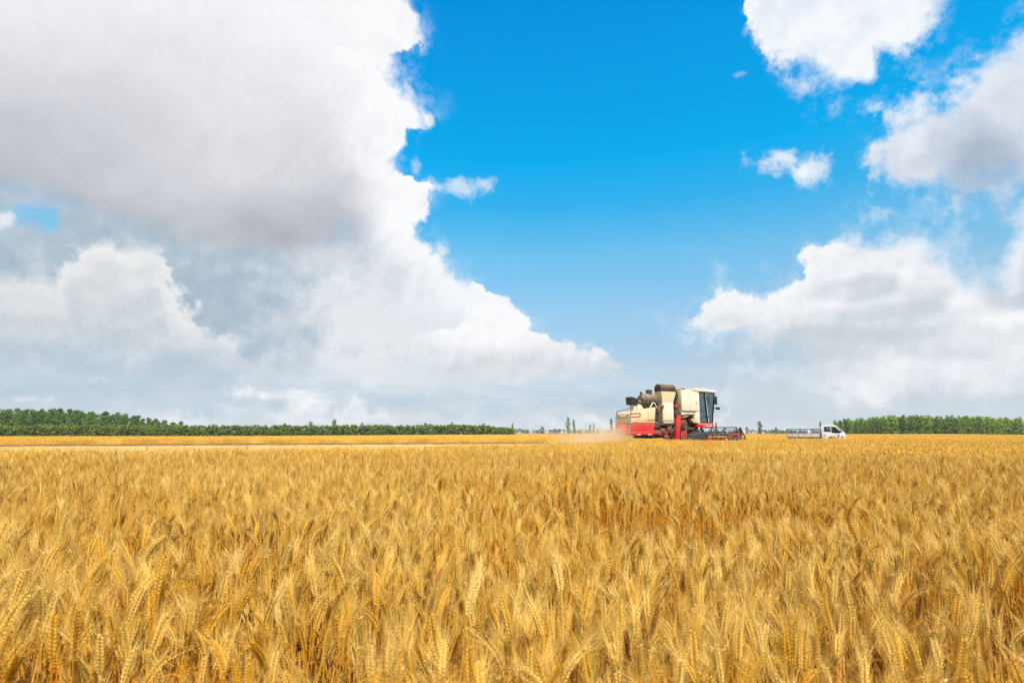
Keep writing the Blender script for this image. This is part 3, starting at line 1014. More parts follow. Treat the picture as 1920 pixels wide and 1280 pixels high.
    S.pipe([(1.35, 0.12, 2.42), (1.50, 0.10, 2.64), (1.62, 0.10, 2.62), (1.78, 0.12, 2.38)], 0.032, 8)
    S.build('coolant_pipe', PALE, drum)
    # unloading tube with its rubber mouth
    S = Solid()
    S.pipe([(0.66, 0.52, 2.70), (1.00, 0.55, 2.66), (1.70, 0.62, 2.54)], 0.115, 14)
    tube = part(S, 'unloading_tube', DUSTY)
    S = Solid()
    S.prism([(0.26, 2.90), (0.34, 2.93), (0.78, 2.83), (0.76, 2.60), (0.66, 2.50), (0.30, 2.53)], 'y', 0.30, 0.70, 0.025)
    S.build('rubber_spout', BLACK, tube)

    # grain elevator tower with its canvas hood
    S = Solid()
    S.box(2.05, 2.77, 0.0, 0.36, 1.72, 2.70, 0.02)
    S.prism([(2.06, 1.72), (2.76, 1.72), (2.70, 1.62), (2.12, 1.62)], 'y', 0.02, 0.34, 0.008)
    # the flare
    t = bmesh.new()
    lo = [t.verts.new(p) for p in ((2.05, 0.0, 2.70), (2.77, 0.0, 2.70), (2.77, 0.36, 2.70), (2.05, 0.36, 2.70))]
    hi = [t.verts.new(p) for p in ((1.98, -0.03, 3.14), (2.92, -0.03, 3.14), (2.92, 0.47, 3.14), (1.98, 0.47, 3.14))]
    to = [t.verts.new(p) for p in ((1.98, -0.03, 3.32), (2.92, -0.03, 3.32), (2.92, 0.47, 3.32), (1.98, 0.47, 3.32))]
    for a, b in ((lo, hi), (hi, to)):
        for i in range(4):
            t.faces.new((a[i], a[(i + 1) % 4], b[(i + 1) % 4], b[i]))
    t.faces.new(lo[::-1]); t.faces.new(to)
    S._merge(t, 0.0)
    tower = part(S, 'grain_tower', CREAM)
    S = Solid()
    S.box(2.13, 2.72, -0.012, 0.004, 1.78, 2.66, 0.006)
    S.build('tower_panel', PALE, tower)
    S = Solid()
    prof = [(-0.04, 3.235), (-0.045, 3.34)] + [(0.22 - 0.265 * math.cos(a), 3.36 + 0.25 * math.sin(a)) for a in np.linspace(0.15, math.pi - 0.15, 12)] + [(0.485, 3.34), (0.48, 3.235)]
    S.prism(prof, 'x', 1.965, 2.935, 0.01)
    S.build('canvas_hood', CANVAS, tower)
    S = Solid()
    S.prism([(y * 1.0, z + 0.006) for y, z in prof], 'x', 2.46, 2.485, 0.0)
    S.build('hood_strap', DUSTY, tower)
    for z in (2.62, 2.36, 2.20, 2.04, 1.90):
        S = Solid()
        S.box(2.03, 2.05, 0.06, 0.14, z, z + 0.05, 0.004)
        S.build('latch', DARK, tower)
    S = Solid()
    S.lathe((2.03, 0.05, 2.46), (0, 1, 0), [(-0.12, 0.03), (-0.1, 0.07), (0.02, 0.07), (0.04, 0.03)], 12)
    S.build('marker_lamp', RED_LENS, tower)

    # engine bay between tower and housing
    S = Solid()
    S.box(2.60, 3.50, 0.50, 1.35, 2.10, 3.20, 0.05)
    S.box(2.9, 3.34, 0.35, 0.9, 2.9, 3.34, 0.05)
    bay = part(S, 'engine_block', DARK)
    for pts in ([(3.05, 0.30, 3.30), (3.18, 0.20, 3.0), (3.10, 0.15, 2.75), (3.02, 0.12, 2.55)], [(3.22, 0.28, 3.36), (3.28, 0.22, 3.05), (3.20, 0.2, 2.8)], [(2.95, 0.40, 3.2), (3.0, 0.3, 2.9), (3.12, 0.25, 2.6), (3.0, 0.2, 2.4)]):
        S = Solid()
        S.pipe(pts, 0.028, 7)
        S.build('hose', BLACK, bay)
    S = Solid()
    S.lathe((3.0, 0.10, 2.50), (0, 1, 0), [(-0.06, 0.02), (-0.05, 0.07), (0.04, 0.07), (0.06, 0.02)], 12)
    S.build('red_cap', RED_LENS, bay)
    S = Solid()
    S.prism([(3.36, 3.38), (3.62, 3.47), (3.85, 3.39)], 'y', 0.15, 0.8, 0.01)
    S.build('engine_cover', RED_DULL, bay)

    # the big side housing
    S = Solid()
    S.prism([(0.02, 2.235), (0.02, 3.345), (0.14, 3.37), (0.66, 2.78), (0.66, 2.235)], 'x', 3.33, 4.50, 0.02)
    S.box(3.45, 4.5, 0.16, 1.4, 2.24, 3.30, 0.02)
    housing = part(S, 'side_housing', CREAM)
    S = Solid()
    S.box(3.36, 4.49, -0.004, 0.022, 2.26, 3.33, 0.006)
    S.build('side_panel', PALE, housing)
    S = Solid()
    for a in ((3.90, 3.912, 2.28, 3.31),):
        S.box(a[0], a[1], -0.007, 0.004, a[2], a[3], 0.0)
    S.box(3.36, 4.49, -0.010, 0.004, 2.255, 2.275, 0.0)
    S.box(4.30, 4.40, -0.014, 0.0, 2.66, 2.70, 0.004)
    S.build('panel_seam', DUSTY, housing)
    S = Solid()
    S.box(3.31, 3.332, 0.07, 0.12, 2.50, 2.62, 0.0)
    S.build('rear_reflector', RED_LENS, housing)

    # understructure of the housing: bracket and pale column
    S = Solid()
    S.prism([(3.30, 2.225), (4.32, 2.225), (4.32, 2.12), (3.90, 2.08), (3.78, 1.98), (3.32, 1.90)], 'y', 0.03, 0.30, 0.01)
    S.prism([(3.95, 1.86), (4.14, 1.66), (4.32, 1.66), (4.32, 2.12), (4.22, 2.12), (4.20, 1.88)], 'y', 0.03, 0.30, 0.01)
    br = part(S, 'housing_bracket', CREAM)
    S = Solid()
    S.box(4.30, 4.54, 0.0, 0.40, 1.655, 2.235, 0.015)
    S.build('cab_column', PALE, br)
    S = Solid()
    S.lathe((4.05, 0.12, 2.02), (0, 1, 0), [(-0.08, 0.03), (-0.07, 0.12), (0.1, 0.12), (0.12, 0.03)], 14)
    S.pipe([(3.40, 0.0, 2.04), (3.75, -0.01, 2.10), (4.0, 0.02, 2.05), (4.16, 0.03, 1.80)], 0.018, 6)
    S.lathe((3.37, 0.03, 2.02), (0, 1, 0), [(-0.03, 0.02), (-0.025, 0.06), (0.06, 0.06), (0.07, 0.02)], 12)
    S.build('belt_tensioner', DARK, br)

    # cab
    S = Solid()
    S.prism([(4.20, 3.33), (4.20, 3.46), (4.95, 3.47), (5.80, 3.39), (5.84, 3.30), (5.70, 3.27), (4.52, 3.30)], 'y', -0.04, 1.50, 0.03)
    cab = part(S, 'cab_roof', PALE, label='pale cream roof of the driver cab')
    for x in (4.55, 5.0):
        S = Solid()
        S.box(x, x + 0.04, 0.3, 0.34, 3.46, 3.52, 0.004)
        S.build('roof_stud', DARK, cab)
    S = Solid()
    S.box(4.48, 4.56, 0.0, 1.46, 1.66, 3.32, 0.01)
    S.box(4.50, 5.48, 0.0, 1.46, 1.60, 1.68, 0.01)
    S.bar((5.46, 0.03, 1.66), (5.72, 0.03, 3.30), 0.06, 0.05)
    S.bar((5.46, 1.43, 1.66), (5.72, 1.43, 3.30), 0.06, 0.05)
    S.bar((4.5, 1.43, 1.66), (4.5, 1.43, 3.30), 0.06, 0.06)
    frame = part(S, 'cab_frame', PALE)
    S = Solid()
    S.bar((4.94, -0.012, 3.28), (5.07, -0.012, 1.67), 0.09, 0.03)
    S.bar((5.66, -0.012, 3.26), (5.42, -0.012, 1.67), 0.05, 0.03)
    S.bar((4.56, -0.008, 3.285), (5.70, -0.008, 3.255), 0.02, 0.05)
    S.bar((4.56, -0.008, 1.685), (5.46, -0.008, 1.685), 0.02, 0.04)
    for z in (2.95, 1.95):
        S.box(4.86, 4.93, -0.05, -0.01, z, z + 0.07, 0.005)
        S.box(5.06, 5.12, -0.05, -0.01, z - 0.02, z + 0.05, 0.005)
    S.build('window_frame', BLACK, frame)
    S = Solid()
    S.bar((5.02, 0.03, 3.25), (5.16, 0.03, 1.70), 0.05, 0.04)
    S.build('door_post', PALE, frame)
    for prof, nm in (([(4.57, 1.69), (5.03, 1.69), (4.90, 3.27), (4.57, 3.28)], 'side_window'), ([(5.12, 1.69), (5.42, 1.69), (5.66, 3.25), (4.99, 3.26)], 'door_window')):
        for y in (0.006, 1.448):
            S = Solid()
            S.prism(prof, 'y', y, y + 0.006, 0.0)
            S.build(nm, GLASS, frame)
    S = Solid()
    t = bmesh.new()
    vs = [t.verts.new(p) for p in ((5.47, 0.06, 1.69), (5.47, 1.40, 1.69), (5.72, 1.40, 3.26), (5.72, 0.06, 3.26), (5.478, 0.06, 1.69), (5.478, 1.40, 1.69), (5.728, 1.40, 3.26), (5.728, 0.06, 3.26))]
    for f in ((0, 1, 2, 3), (7, 6, 5, 4), (0, 4, 5, 1), (1, 5, 6, 2), (2, 6, 7, 3), (3, 7, 4, 0)):
        t.faces.new([vs[i] for i in f])
    S._merge(t, 0)
    S.build('windscreen', GLASS, frame)
    # inside: seat, wheel, levers
    S = Solid()
    S.box(4.62, 4.98, 0.50, 0.95, 1.95, 2.08, 0.03)
    S.prism([(4.62, 2.05), (4.74, 2.05), (4.68, 2.62), (4.58, 2.62)], 'y', 0.50, 0.95, 0.03)
    S.box(4.72, 4.88, 0.6, 0.85, 1.66, 1.96, 0.01)
    S.build('driver_seat', SEAT, frame)
    S = Solid()
    S.pipe([(5.34, 0.72, 1.66), (5.18, 0.72, 2.28)], 0.03, 8)
    ring = [(5.17 + 0.06 * math.cos(a), 0.72 + 0.19 * math.sin(a), 2.30 + 0.17 * math.cos(a)) for a in np.linspace(0, 2 * math.pi, 17)]
    S.pipe(ring, 0.014, 6)
    S.box(4.6, 4.9, 0.12, 0.30, 2.25, 2.29, 0.01)
    S.box(4.6, 4.9, 0.12, 0.30, 1.92, 1.96, 0.01)
    S.build('steering_wheel', BLACK, frame)
    # red sill with white lettering strokes
    S = Solid()
    S.box(4.33, 5.47, -0.03, 1.48, 1.43, 1.645, 0.025)
    sill = part(S, 'cab_sill', RED, label='red sill under the cab with small white lettering')
    S = Solid()
    for i in range(11):
        x = 4.46 + 0.085 * i
        S.box(x, x + 0.05, -0.036, -0.028, 1.595, 1.615, 0.0)
    for x, w in ((4.92, 0.07), (5.01, 0.05), (5.12, 0.06), (5.20, 0.06), (5.28, 0.06)):
        S.box(x, x + w, -0.036, -0.028, 1.475, 1.52, 0.0)
        S.box(x + w * 0.3, x + w * 0.55, -0.037, -0.028, 1.52, 1.545, 0.0)
    S.build('lettering', REFLECTOR, sill)
    S = Solid()
    S.prism([(4.76, 1.46), (4.82, 1.46), (4.80, 1.56), (4.73, 1.58)], 'y', -0.036, -0.028, 0.0)
    S.build('emblem', ORANGE, sill)
    # mirrors
    S = Solid()
    S.pipe([(5.62, -0.02, 3.24), (5.52, -0.22, 3.12), (5.50, -0.24, 2.95)], 0.012, 6)
    S.box(5.36, 5.58, -0.28, -0.22, 2.62, 3.06, 0.03)
    part(S, 'mirror', BLACK)
    S = Solid()
    S.pipe([(5.55, 0.0, 2.44), (5.66, -0.10, 2.44)], 0.014, 6)
    S.box(5.62, 5.86, -0.18, -0.08, 2.36, 2.50, 0.03)
    part(S, 'work_lamp', BLACK)

    # red elevator leg leaning beside the front wheel
    S = Solid()
    S.prism([(2.78, 0.72), (3.03, 0.70), (3.20, 2.02), (2.95, 2.06)], 'y', -0.06, 0.28, 0.015)
    leg = part(S, 'elevator_leg', RED)
    S = Solid()
    S.prism([(2.86, 0.75), (2.92, 0.75), (3.09, 2.0), (3.03, 2.0)], 'y', -0.085, -0.055, 0.006)
    S.build('leg_rib', RED, leg)
    S = Solid()
    S.box(2.86, 3.24, -0.02, 0.5, 2.0, 2.24, 0.02)
    S.build('leg_head', DARK, leg)

    # threshing body, chassis, drive
    S = Solid()
    S.prism([(1.46, 0.86), (1.46, 1.66), (2.1, 1.70), (3.2, 2.20), (4.30, 2.20), (4.30, 1.40), (4.0, 0.95)], 'y', 0.32, 1.72, 0.03)
    body = part(S, 'threshing_body', DUSTY)
    S = Solid()
    S.box(1.45, 4.6, 0.20, 0.32, 1.30, 1.44, 0.01)
    S.box(1.45, 4.6, 0.20, 0.32, 0.92, 1.02, 0.01)
    S.box(1.52, 2.9, 0.05, 0.2, 1.52, 1.62, 0.01)
    S.bar((1.55, 0.12, 1.28), (2.10, 0.12, 1.16), 0.05, 0.05)
    S.bar((2.6, 0.1, 0.95), (2.9, 0.1, 1.5), 0.05, 0.05)
    S.build('chassis_frame', DARK, body)
    S = Solid()
    S.box(1.52, 2.02, 0.06, 0.22, 1.06, 1.26, 0.02)
    S.bar((1.95, 0.06, 1.34), (2.16, 0.06, 0.96), 0.06, 0.10)
    S.bar((2.10, 0.04, 1.12), (2.42, 0.04, 0.92), 0.05, 0.09)
    S.box(2.14, 2.34, 0.02, 0.18, 0.84, 1.18, 0.02)
    S.box(3.30, 3.72, 0.12, 0.3, 0.82, 1.30, 0.03)
    S.build('drive_guard', RED_DULL, body)
    for x, z, r in ((2.46, 1.30, 0.17), (2.08, 1.22, 0.12), (3.42, 1.62, 0.20)):
        S = Solid()
        S.lathe((x, 0.02, z), (0, 1, 0), [(-0.03, r), (0.0, r * 0.92), (0.02, r), (0.03, r)], 28)
        S.build('pulley', RED_DULL, body)
        S = Solid()
        S.lathe((x, -0.02, z), (0, 1, 0), [(-0.03, r * 0.25), (-0.02, r * 0.62), (0.0, r * 0.66)], 20)
        S.build('pulley_hub', DUSTY, body)
    S = Solid()
    for (x0, z0, r0), (x1, z1, r1) in (((2.46, 1.30, 0.17), (3.42, 1.62, 0.20)), ((2.08, 1.22, 0.12), (2.46, 1.30, 0.17))):
        S.bar((x0, 0.02, z0 + r0), (x1, 0.02, z1 + r1), 0.04, 0.015)
        S.bar((x0, 0.02, z0 - r0), (x1, 0.02, z1 - r1), 0.04, 0.015)
    S.build('drive_belt', BLACK, body)
    for y in (0.16, 1.64):
        w_ = tyre(root, (4.42, y + 0.08, 0.62), 0.63, 0.40, 18, 0.34, RED_DULL)
        w_.location = (-ox, -oy, 0)
    for y in (0.30, 1.30):
        w_ = tyre(root, (0.95, y, 0.40), 0.41, 0.26, 14, 0.22, RED_DULL)
        w_.location = (-ox, -oy, 0)
    S = Solid()
    S.bar((4.42, 0.4, 0.62), (4.42, 1.6, 0.62), 0.16, 0.16)
    S.bar((0.95, 0.3, 0.42), (0.95, 1.3, 0.42), 0.10, 0.10)
    part(S, 'axle', DARK)

    # feeder house and header
    S = Solid()
    S.prism([(4.30, 1.10), (4.30, 1.52), (5.95, 0.86), (5.95, 0.40)], 'y', 0.55, 1.25, 0.02)
    part(S, 'feeder_house', RED_DULL)
    HY0, HY1 = -0.36, 2.40
    S = Solid()
    S.box(5.92, 5.98, HY0, HY1, 0.30, 0.92, 0.01)
    S.prism([(5.92, 0.26), (6.98, 0.20), (7.0, 0.24), (5.95, 0.32)], 'y', HY0, HY1, 0.005)
    header = part(S, 'header', RED_DULL)
    S = Solid()
    S.lathe((6.25, (HY0 + HY1) / 2, 0.56), (0, 1, 0), [(-1.33, 0.10), (-1.32, 0.16), (1.32, 0.16), (1.33, 0.10)], 20)
    S.build('feed_auger', DARK, header)
    for y in (HY0, HY1):
        S = Solid()
        S.prism([(5.98, 0.24), (7.02, 0.16), (7.10, 0.30), (7.04, 0.88), (6.86, 1.02), (6.62, 1.08), (6.40, 1.03), (6.16, 0.90)], 'y', y - 0.02, y + 0.02, 0.01)
        sh = part(S, 'end_shield', DARK)
        S = Solid()
        top = [(6.10, 0.86), (6.28, 0.97), (6.42, 1.04), (6.62, 1.09), (6.86, 1.03), (7.05, 0.88), (7.12, 0.70)]
        for a, b in zip(top, top[1:]):
            S.bar((a[0], y - 0.025, a[1]), (b[0], y - 0.025, b[1]), 0.06, 0.13)
        S.build('shield_rim', RED_DULL, sh)
        S = Solid()
        S.bar((7.02, y - 0.03, 0.30), (7.55, y - 0.03, 0.22), 0.05, 0.10)
        S.prism([(6.72, 0.84), (6.90, 0.98), (7.02, 0.86), (6.98, 0.70), (6.78, 0.68)], 'y', y - 0.06, y - 0.02, 0.01)
        S.build('crop_divider', DARK, sh)
        S = Solid()
        S.bar((7.04, y - 0.02, 1.44), (7.40, y - 0.02, 0.84), 0.04, 0.05)
        S.bar((7.04, y - 0.02, 1.42), (7.06, y - 0.02, 0.86), 0.05, 0.07)
        S.bar((6.05, y - 0.02, 0.92), (7.04, y - 0.02, 1.40), 0.04, 0.05)
        S.bar((7.05, y - 0.02, 0.86), (7.42, y - 0.02, 0.82), 0.04, 0.05)
        S.build('reel_arm', BLACK, header)
    # reel: shaft, end stars, bats with tines
    rc, rr = (6.92, 1.02), 0.42
    S = Solid()
    S.pipe([(rc[0], HY0 + 0.08, rc[1]), (rc[0], HY1 - 0.08, rc[1])], 0.035, 10)
    reel = part(S, 'reel', STEELBLUE)
    for y in (HY0 + 0.10, 0.55, 1.48, HY1 - 0.10):
        S = Solid()
        for k in range(5):
            a = 2 * math.pi * k / 5 + math.pi / 2 + 0.1
            a2 = a + 2 * math.pi / 5
            p = (rc[0] + rr * math.cos(a), y, rc[1] + rr * math.sin(a))
            q = (rc[0] + rr * math.cos(a2), y, rc[1] + rr * math.sin(a2))
            S.bar((rc[0], y, rc[1]), p, 0.022, 0.03)
            S.bar(p, q, 0.018, 0.022)
        S.build('reel_star', STEELBLUE, reel)
    for k in range(5):
        a = 2 * math.pi * k / 5 + math.pi / 2 + 0.1
        x, z = rc[0] + rr * math.cos(a), rc[1] + rr * math.sin(a)
        S = Solid()
        S.bar((x, HY0 + 0.06, z), (x, HY1 - 0.06, z), 0.045, 0.045)
        for i in range(22):
            y = HY0 + 0.12 + i * (HY1 - HY0 - 0.24) / 21
            S.bar((x, y, z), (x - 0.02, y, z - 0.19), 0.014, 0.014)
        S.build('reel_bat', STEELBLUE, reel)
    return root


# ------------------------------------------------------------------ truck
def build_truck():
    psi = R(-36.0)
    ox, oy = 2.5, 0.85
    bx, by = 27.61, 58.0
    wx = bx + math.cos(psi) * ox - math.sin(psi) * oy
    wy = by + math.sin(psi) * ox + math.cos(psi) * oy
    root = tag(link('truck', None), 'small white pickup truck with a railed cargo bed waiting in the wheat', 'truck')
    root.location = (wx, wy, float(ground_z(wx, wy)) + 0.10)
    root.rotation_euler = (0, 0, psi)
    W = 1.62

    def part(S, name, mat, parent=None, label=None):
        o = S.build(name, mat, parent or root)
        if parent is None:
            o.location = (-ox, -oy, 0)
        if label:
            o['label'] = label
        return o

    # cargo bed
    S = Solid()
    for y0, y1 in ((0.0, 0.035), (W - 0.035, W)):
        S.box(0.05, 2.98, y0, y1, 0.86, 1.20, 0.008)
    S.box(0.02, 0.055, 0.0, W, 0.86, 1.20, 0.008)
    S.box(2.96, 3.0, 0.0, W, 0.86, 1.50, 0.008)
    S.box(0.04, 2.98, 0.02, W - 0.02, 0.80, 0.86, 0.008)
    bed = part(S, 'cargo_bed', OFFWHITE, label='dirty white drop sides of the cargo bed')
    S = Solid()
    for k in range(1, 10):
        x = 0.05 + 0.30 * k
        S.box(x, x + 0.025, -0.008, 0.0, 0.88, 1.18, 0.0)
    S.box(0.05, 2.98, -0.01, 0.0, 0.87, 0.90, 0.0)
    S.box(0.05, 2.98, -0.01, 0.0, 1.165, 1.195, 0.0)
    S.build('side_rib', OFFWHITE, bed)
    S = Solid()
    for y in (0.02, W - 0.02):
        S.bar((0.03, y, 1.62), (3.0, y, 1.62), 0.045, 0.06)
        S.bar((0.03, y, 1.22), (3.0, y, 1.22), 0.04, 0.04)
        for x in (0.05, 0.55, 1.10, 1.67, 2.24, 2.94):
            S.bar((x, y, 0.90), (x, y, 1.64), 0.045, 0.045)
    for x in (0.03, 2.98):
        S.bar((x, 0.02, 1.62), (x, W - 0.02, 1.62), 0.045, 0.06)
    S.bar((2.98, 0.05, 1.52), (2.98, W - 0.05, 1.52), 0.03, 0.03)
    part(S, 'bed_rail', STEELBLUE)
    # chassis and underside
    S = Solid()
    for y in (0.45, W - 0.53):
        S.box(0.1, 4.6, y, y + 0.08, 0.62, 0.78, 0.006)
    S.box(0.08, 2.95, 0.06, 0.09, 0.58, 0.80, 0.006)
    S.box(1.5, 2.1, 0.08, 0.4, 0.45, 0.76, 0.02)
    S.box(0.06, 0.14, 0.1, W - 0.1, 0.55, 0.66, 0.006)
    part(S, 'chassis', DARK)
    for x, r in ((0.75, 0.34), (4.05, 0.34)):
        for y in (0.14, W - 0.14):
            w_ = tyre(root, (x, y, r), r, 0.19, 16, 0.19, WHITE)
            w_.location = (-ox, -oy, 0)
    # cab
    S = Solid()
    outline = [(3.14, 0.62), (3.14, 1.90), (3.20, 1.985), (3.40, 2.03), (4.05, 2.01), (4.30, 1.93), (4.40, 1.84), (4.93, 1.31), (5.02, 1.14), (5.03, 0.62), (4.42, 0.62), (4.36, 0.78), (4.20, 0.90), (3.92, 0.90), (3.76, 0.78), (3.70, 0.62)]
    inner = [(3.30, 1.34), (3.30, 1.80), (3.40, 1.82), (4.05, 1.84), (4.30, 1.84), (4.80, 1.34)]
    # side skins are built in pieces around the window openings
    for y0, y1 in ((0.0, 0.05), (W - 0.05, W)):
        S.prism([(3.14, 1.33), (3.14, 0.62), (3.70, 0.62), (3.76, 0.78), (3.92, 0.90), (4.20, 0.90), (4.36, 0.78), (4.42, 0.62), (5.03, 0.62), (5.02, 1.14), (4.93, 1.29), (4.50, 1.20), (4.10, 1.22), (3.86, 1.33)], 'y', y0, y1, 0.012)
        S.prism([(3.14, 1.33), (3.38, 1.33), (3.38, 1.80), (3.30, 1.90), (3.14, 1.90)], 'y', y0, y1, 0.006)
        S.bar((3.95, (y0 + y1) / 2, 1.82), (4.02, (y0 + y1) / 2, 1.28), 0.05, 0.05)
        S.bar((4.32, (y0 + y1) / 2, 1.88), (4.92, (y0 + y1) / 2, 1.29), 0.055, 0.07)
    S.prism([(3.14, 1.80), (3.14, 1.90), (3.20, 1.985), (3.40, 2.03), (4.05, 2.01), (4.30, 1.94), (4.40, 1.86), (4.34, 1.82), (4.0, 1.82)], 'y', 0.0, W, 0.03)
    S.box(3.12, 3.16, 0.0, W, 0.62, 1.84, 0.01)
    S.prism([(4.86, 1.30), (4.95, 1.30), (5.03, 1.13), (5.04, 0.62), (4.94, 0.62)], 'y', 0.02, W - 0.02, 0.02)
    cab = part(S, 'cab', WHITE)
    S = Solid()
    t = bmesh.new()
    q = [(4.355, 0.06, 1.86), (4.355, W - 0.06, 1.86), (4.90, W - 0.06, 1.31), (4.90, 0.06, 1.31)]
    A = [t.verts.new(p) for p in q]
    B = [t.verts.new((p[0] + 0.006, p[1], p[2] + 0.006)) for p in q]
    t.faces.new(A); t.faces.new(B[::-1])
    for i in range(4):
        t.faces.new((A[i], A[(i + 1) % 4], B[(i + 1) % 4], B[i]))
    S._merge(t, 0)
    S.build('windscreen', GLASS, cab)
    for y in (0.018, W - 0.024):
        S = Solid()
        S.prism([(3.38, 1.33), (3.86, 1.33), (3.95, 1.30), (3.95, 1.82), (3.38, 1.82)], 'y', y, y + 0.006, 0.0)
        S.build('door_window', GLASS, cab)
        S = Solid()
        S.prism([(4.0, 1.28), (4.12, 1.22), (4.50, 1.20), (4.86, 1.30), (4.34, 1.82), (4.0, 1.82)], 'y', y, y + 0.006, 0.0)
        S.build('quarter_window', GLASS, cab)
    S = Solid()
    S.box(3.24, 3.36, 0.08, W - 0.08, 0.95, 1.66, 0.03)
    S.box(3.24, 3.75, 0.08, W - 0.08, 0.80, 1.02, 0.03)
    S.box(4.55, 4.85, 0.06, W - 0.06, 1.0, 1.24, 0.03)
    S.build('interior', SEAT, cab)
    S = Solid()
    S.box(3.16, 3.20, -0.004, 0.0, 0.66, 1.32, 0.0)
    S.box(3.34, 3.48, -0.02, 0.0, 1.02, 1.07, 0.005)
    S.build('door_handle', BLACK, cab)
    for y in (0.10, W - 0.36):
        S = Solid()
        S.box(5.005, 5.045, y, y + 0.26, 0.86, 0.98, 0.015)
        S.build('headlight', LENS, cab)
    S = Solid()
    S.box(4.80, 4.98, -0.014, 0.0, 0.84, 0.92, 0.004)
    S.build('side_marker', BLACK, cab)
    S = Solid()
    S.box(4.98, 5.08, -0.01, W + 0.01, 0.50, 0.66, 0.02)
    part(S, 'bumper', WHITE)
    S = Solid()
    S.pipe([(4.72, 0.0, 1.32), (4.80, -0.16, 1.36)], 0.012, 6)
    S.box(4.76, 4.84, -0.24, -0.12, 1.30, 1.50, 0.015)
    part(S, 'mirror', BLACK)
    return root


build_combine()
build_truck()


# ------------------------------------------------------------------ wheat
def wheat_mat(name, stops, trans, rough, hue_far=True, spec=0.3, streak=True):
    k = (1.02, 0.95, 0.82) if 'far' in name or 'stubble' in name else (0.89, 0.825, 0.58)
    stops = [(q, (c[0] * k[0], c[1] * k[1], c[2] * k[2], 1)) for q, c in stops]
    m_, T = material(name)
    info = T.node('ShaderNodeObjectInfo')
    geo = T.node('ShaderNodeNewGeometry')
    pos = geo.outputs['Position']
    patch = T.noise(pos, 0.45, 3.0, 0.5)
    fine = T.noise(pos, 55.0, 2.0, 0.5)
    isl = geo.outputs['Random Per Island']
    x = T.add(T.mul(info.outputs['Random'], 0.58), T.add(T.mul(isl, 0.26), T.add(T.mul(T.sub(patch, 0.5), 0.55), T.mul(T.sub(fine, 0.5), 0.35))))
    if 'ear' in name:                                      # one ear in fifteen has weathered brown
        src = isl if 'far' in name else info.outputs['Random']
        x = T.mad(T.m('LESS_THAN', T.m('FRACT', T.mul(src, 7.31)), 0.065), -0.55, x)
    c = T.ramp(T.m('ADD', x, 0.12, clamp=True), stops)
    finish(T, thin_leaf(T, c, trans, rough, spec))
    return m_


EAR = wheat_mat('wheat_ear', [(0.0, (0.24, 0.08, 0.006, 1)), (0.10, (0.48, 0.20, 0.014, 1)), (0.25, (0.68, 0.36, 0.030, 1)), (0.58, (0.75, 0.475, 0.085, 1)), (1.0, (0.82, 0.63, 0.26, 1))], 0.12, 0.5)
AWN = wheat_mat('wheat_awn', [(0.0, (0.58, 0.30, 0.04, 1)), (0.5, (0.74, 0.50, 0.14, 1)), (1.0, (0.84, 0.67, 0.34, 1))], 0.22, 0.45)
STEM = wheat_mat('wheat_stem', [(0.0, (0.52, 0.15, 0.006, 1)), (0.25, (0.66, 0.27, 0.012, 1)), (0.6, (0.72, 0.38, 0.04, 1)), (1.0, (0.76, 0.52, 0.17, 1))], 0.15, 0.4)
LEAF = wheat_mat('wheat_leaf', [(0.0, (0.36, 0.13, 0.012, 1)), (0.2, (0.70, 0.33, 0.012, 1)), (0.4, (0.34, 0.17, 0.05, 1)), (0.8, (0.50, 0.30, 0.11, 1)), (1.0, (0.66, 0.46, 0.22, 1))], 0.4, 0.6)
STEM_FAR = wheat_mat('wheat_stem_far', [(0.0, (0.66, 0.37, 0.05, 1)), (0.5, (0.74, 0.47, 0.09, 1)), (1.0, (0.78, 0.55, 0.16, 1))], 0.2, 0.5)
EAR_FAR = wheat_mat('wheat_ear_far', [(0.0, (0.34, 0.13, 0.012, 1)), (0.14, (0.56, 0.27, 0.02, 1)), (0.3, (0.72, 0.42, 0.035, 1)), (0.7, (0.76, 0.48, 0.055, 1)), (1.0, (0.78, 0.54, 0.10, 1))], 0.15, 0.6)


def bez(p0, p1, p2, t):
    return p0 * (1 - t) ** 2 + p1 * 2 * t * (1 - t) + p2 * t * t


def plant_axis(rng, height, nod, lean):
    """points of the stem and of the ear axis for one plant, growing from the origin"""
    a = rng.uniform(0, 2 * math.pi)
    dirv = Vector((math.cos(a), math.sin(a), 0))
    ear_len = rng.uniform(0.058, 0.081)
    top = height - ear_len * (1 - 0.4 * nod)
    p0 = Vector((0, 0, 0))
    p2 = Vector((0, 0, top)) + dirv * lean
    p1 = Vector((0, 0, top * 0.55)) + dirv * lean * 0.15
    stem = [bez(p0, p1, p2, t) for t in np.linspace(0, 1, 7)]
    t0 = (p2 - p1).normalized()
    t1 = (t0 + dirv * nod * 1.3 - Vector((0, 0, nod * 0.9))).normalized()
    ear = []
    p = p2.copy()
    n = 12
    for i in range(n):
        ear.append(p.copy())
        d = t0.lerp(t1, min(1, 0.25 + i / n)).normalized()
        p += d * ear_len / (n - 1)
    return stem, ear, dirv


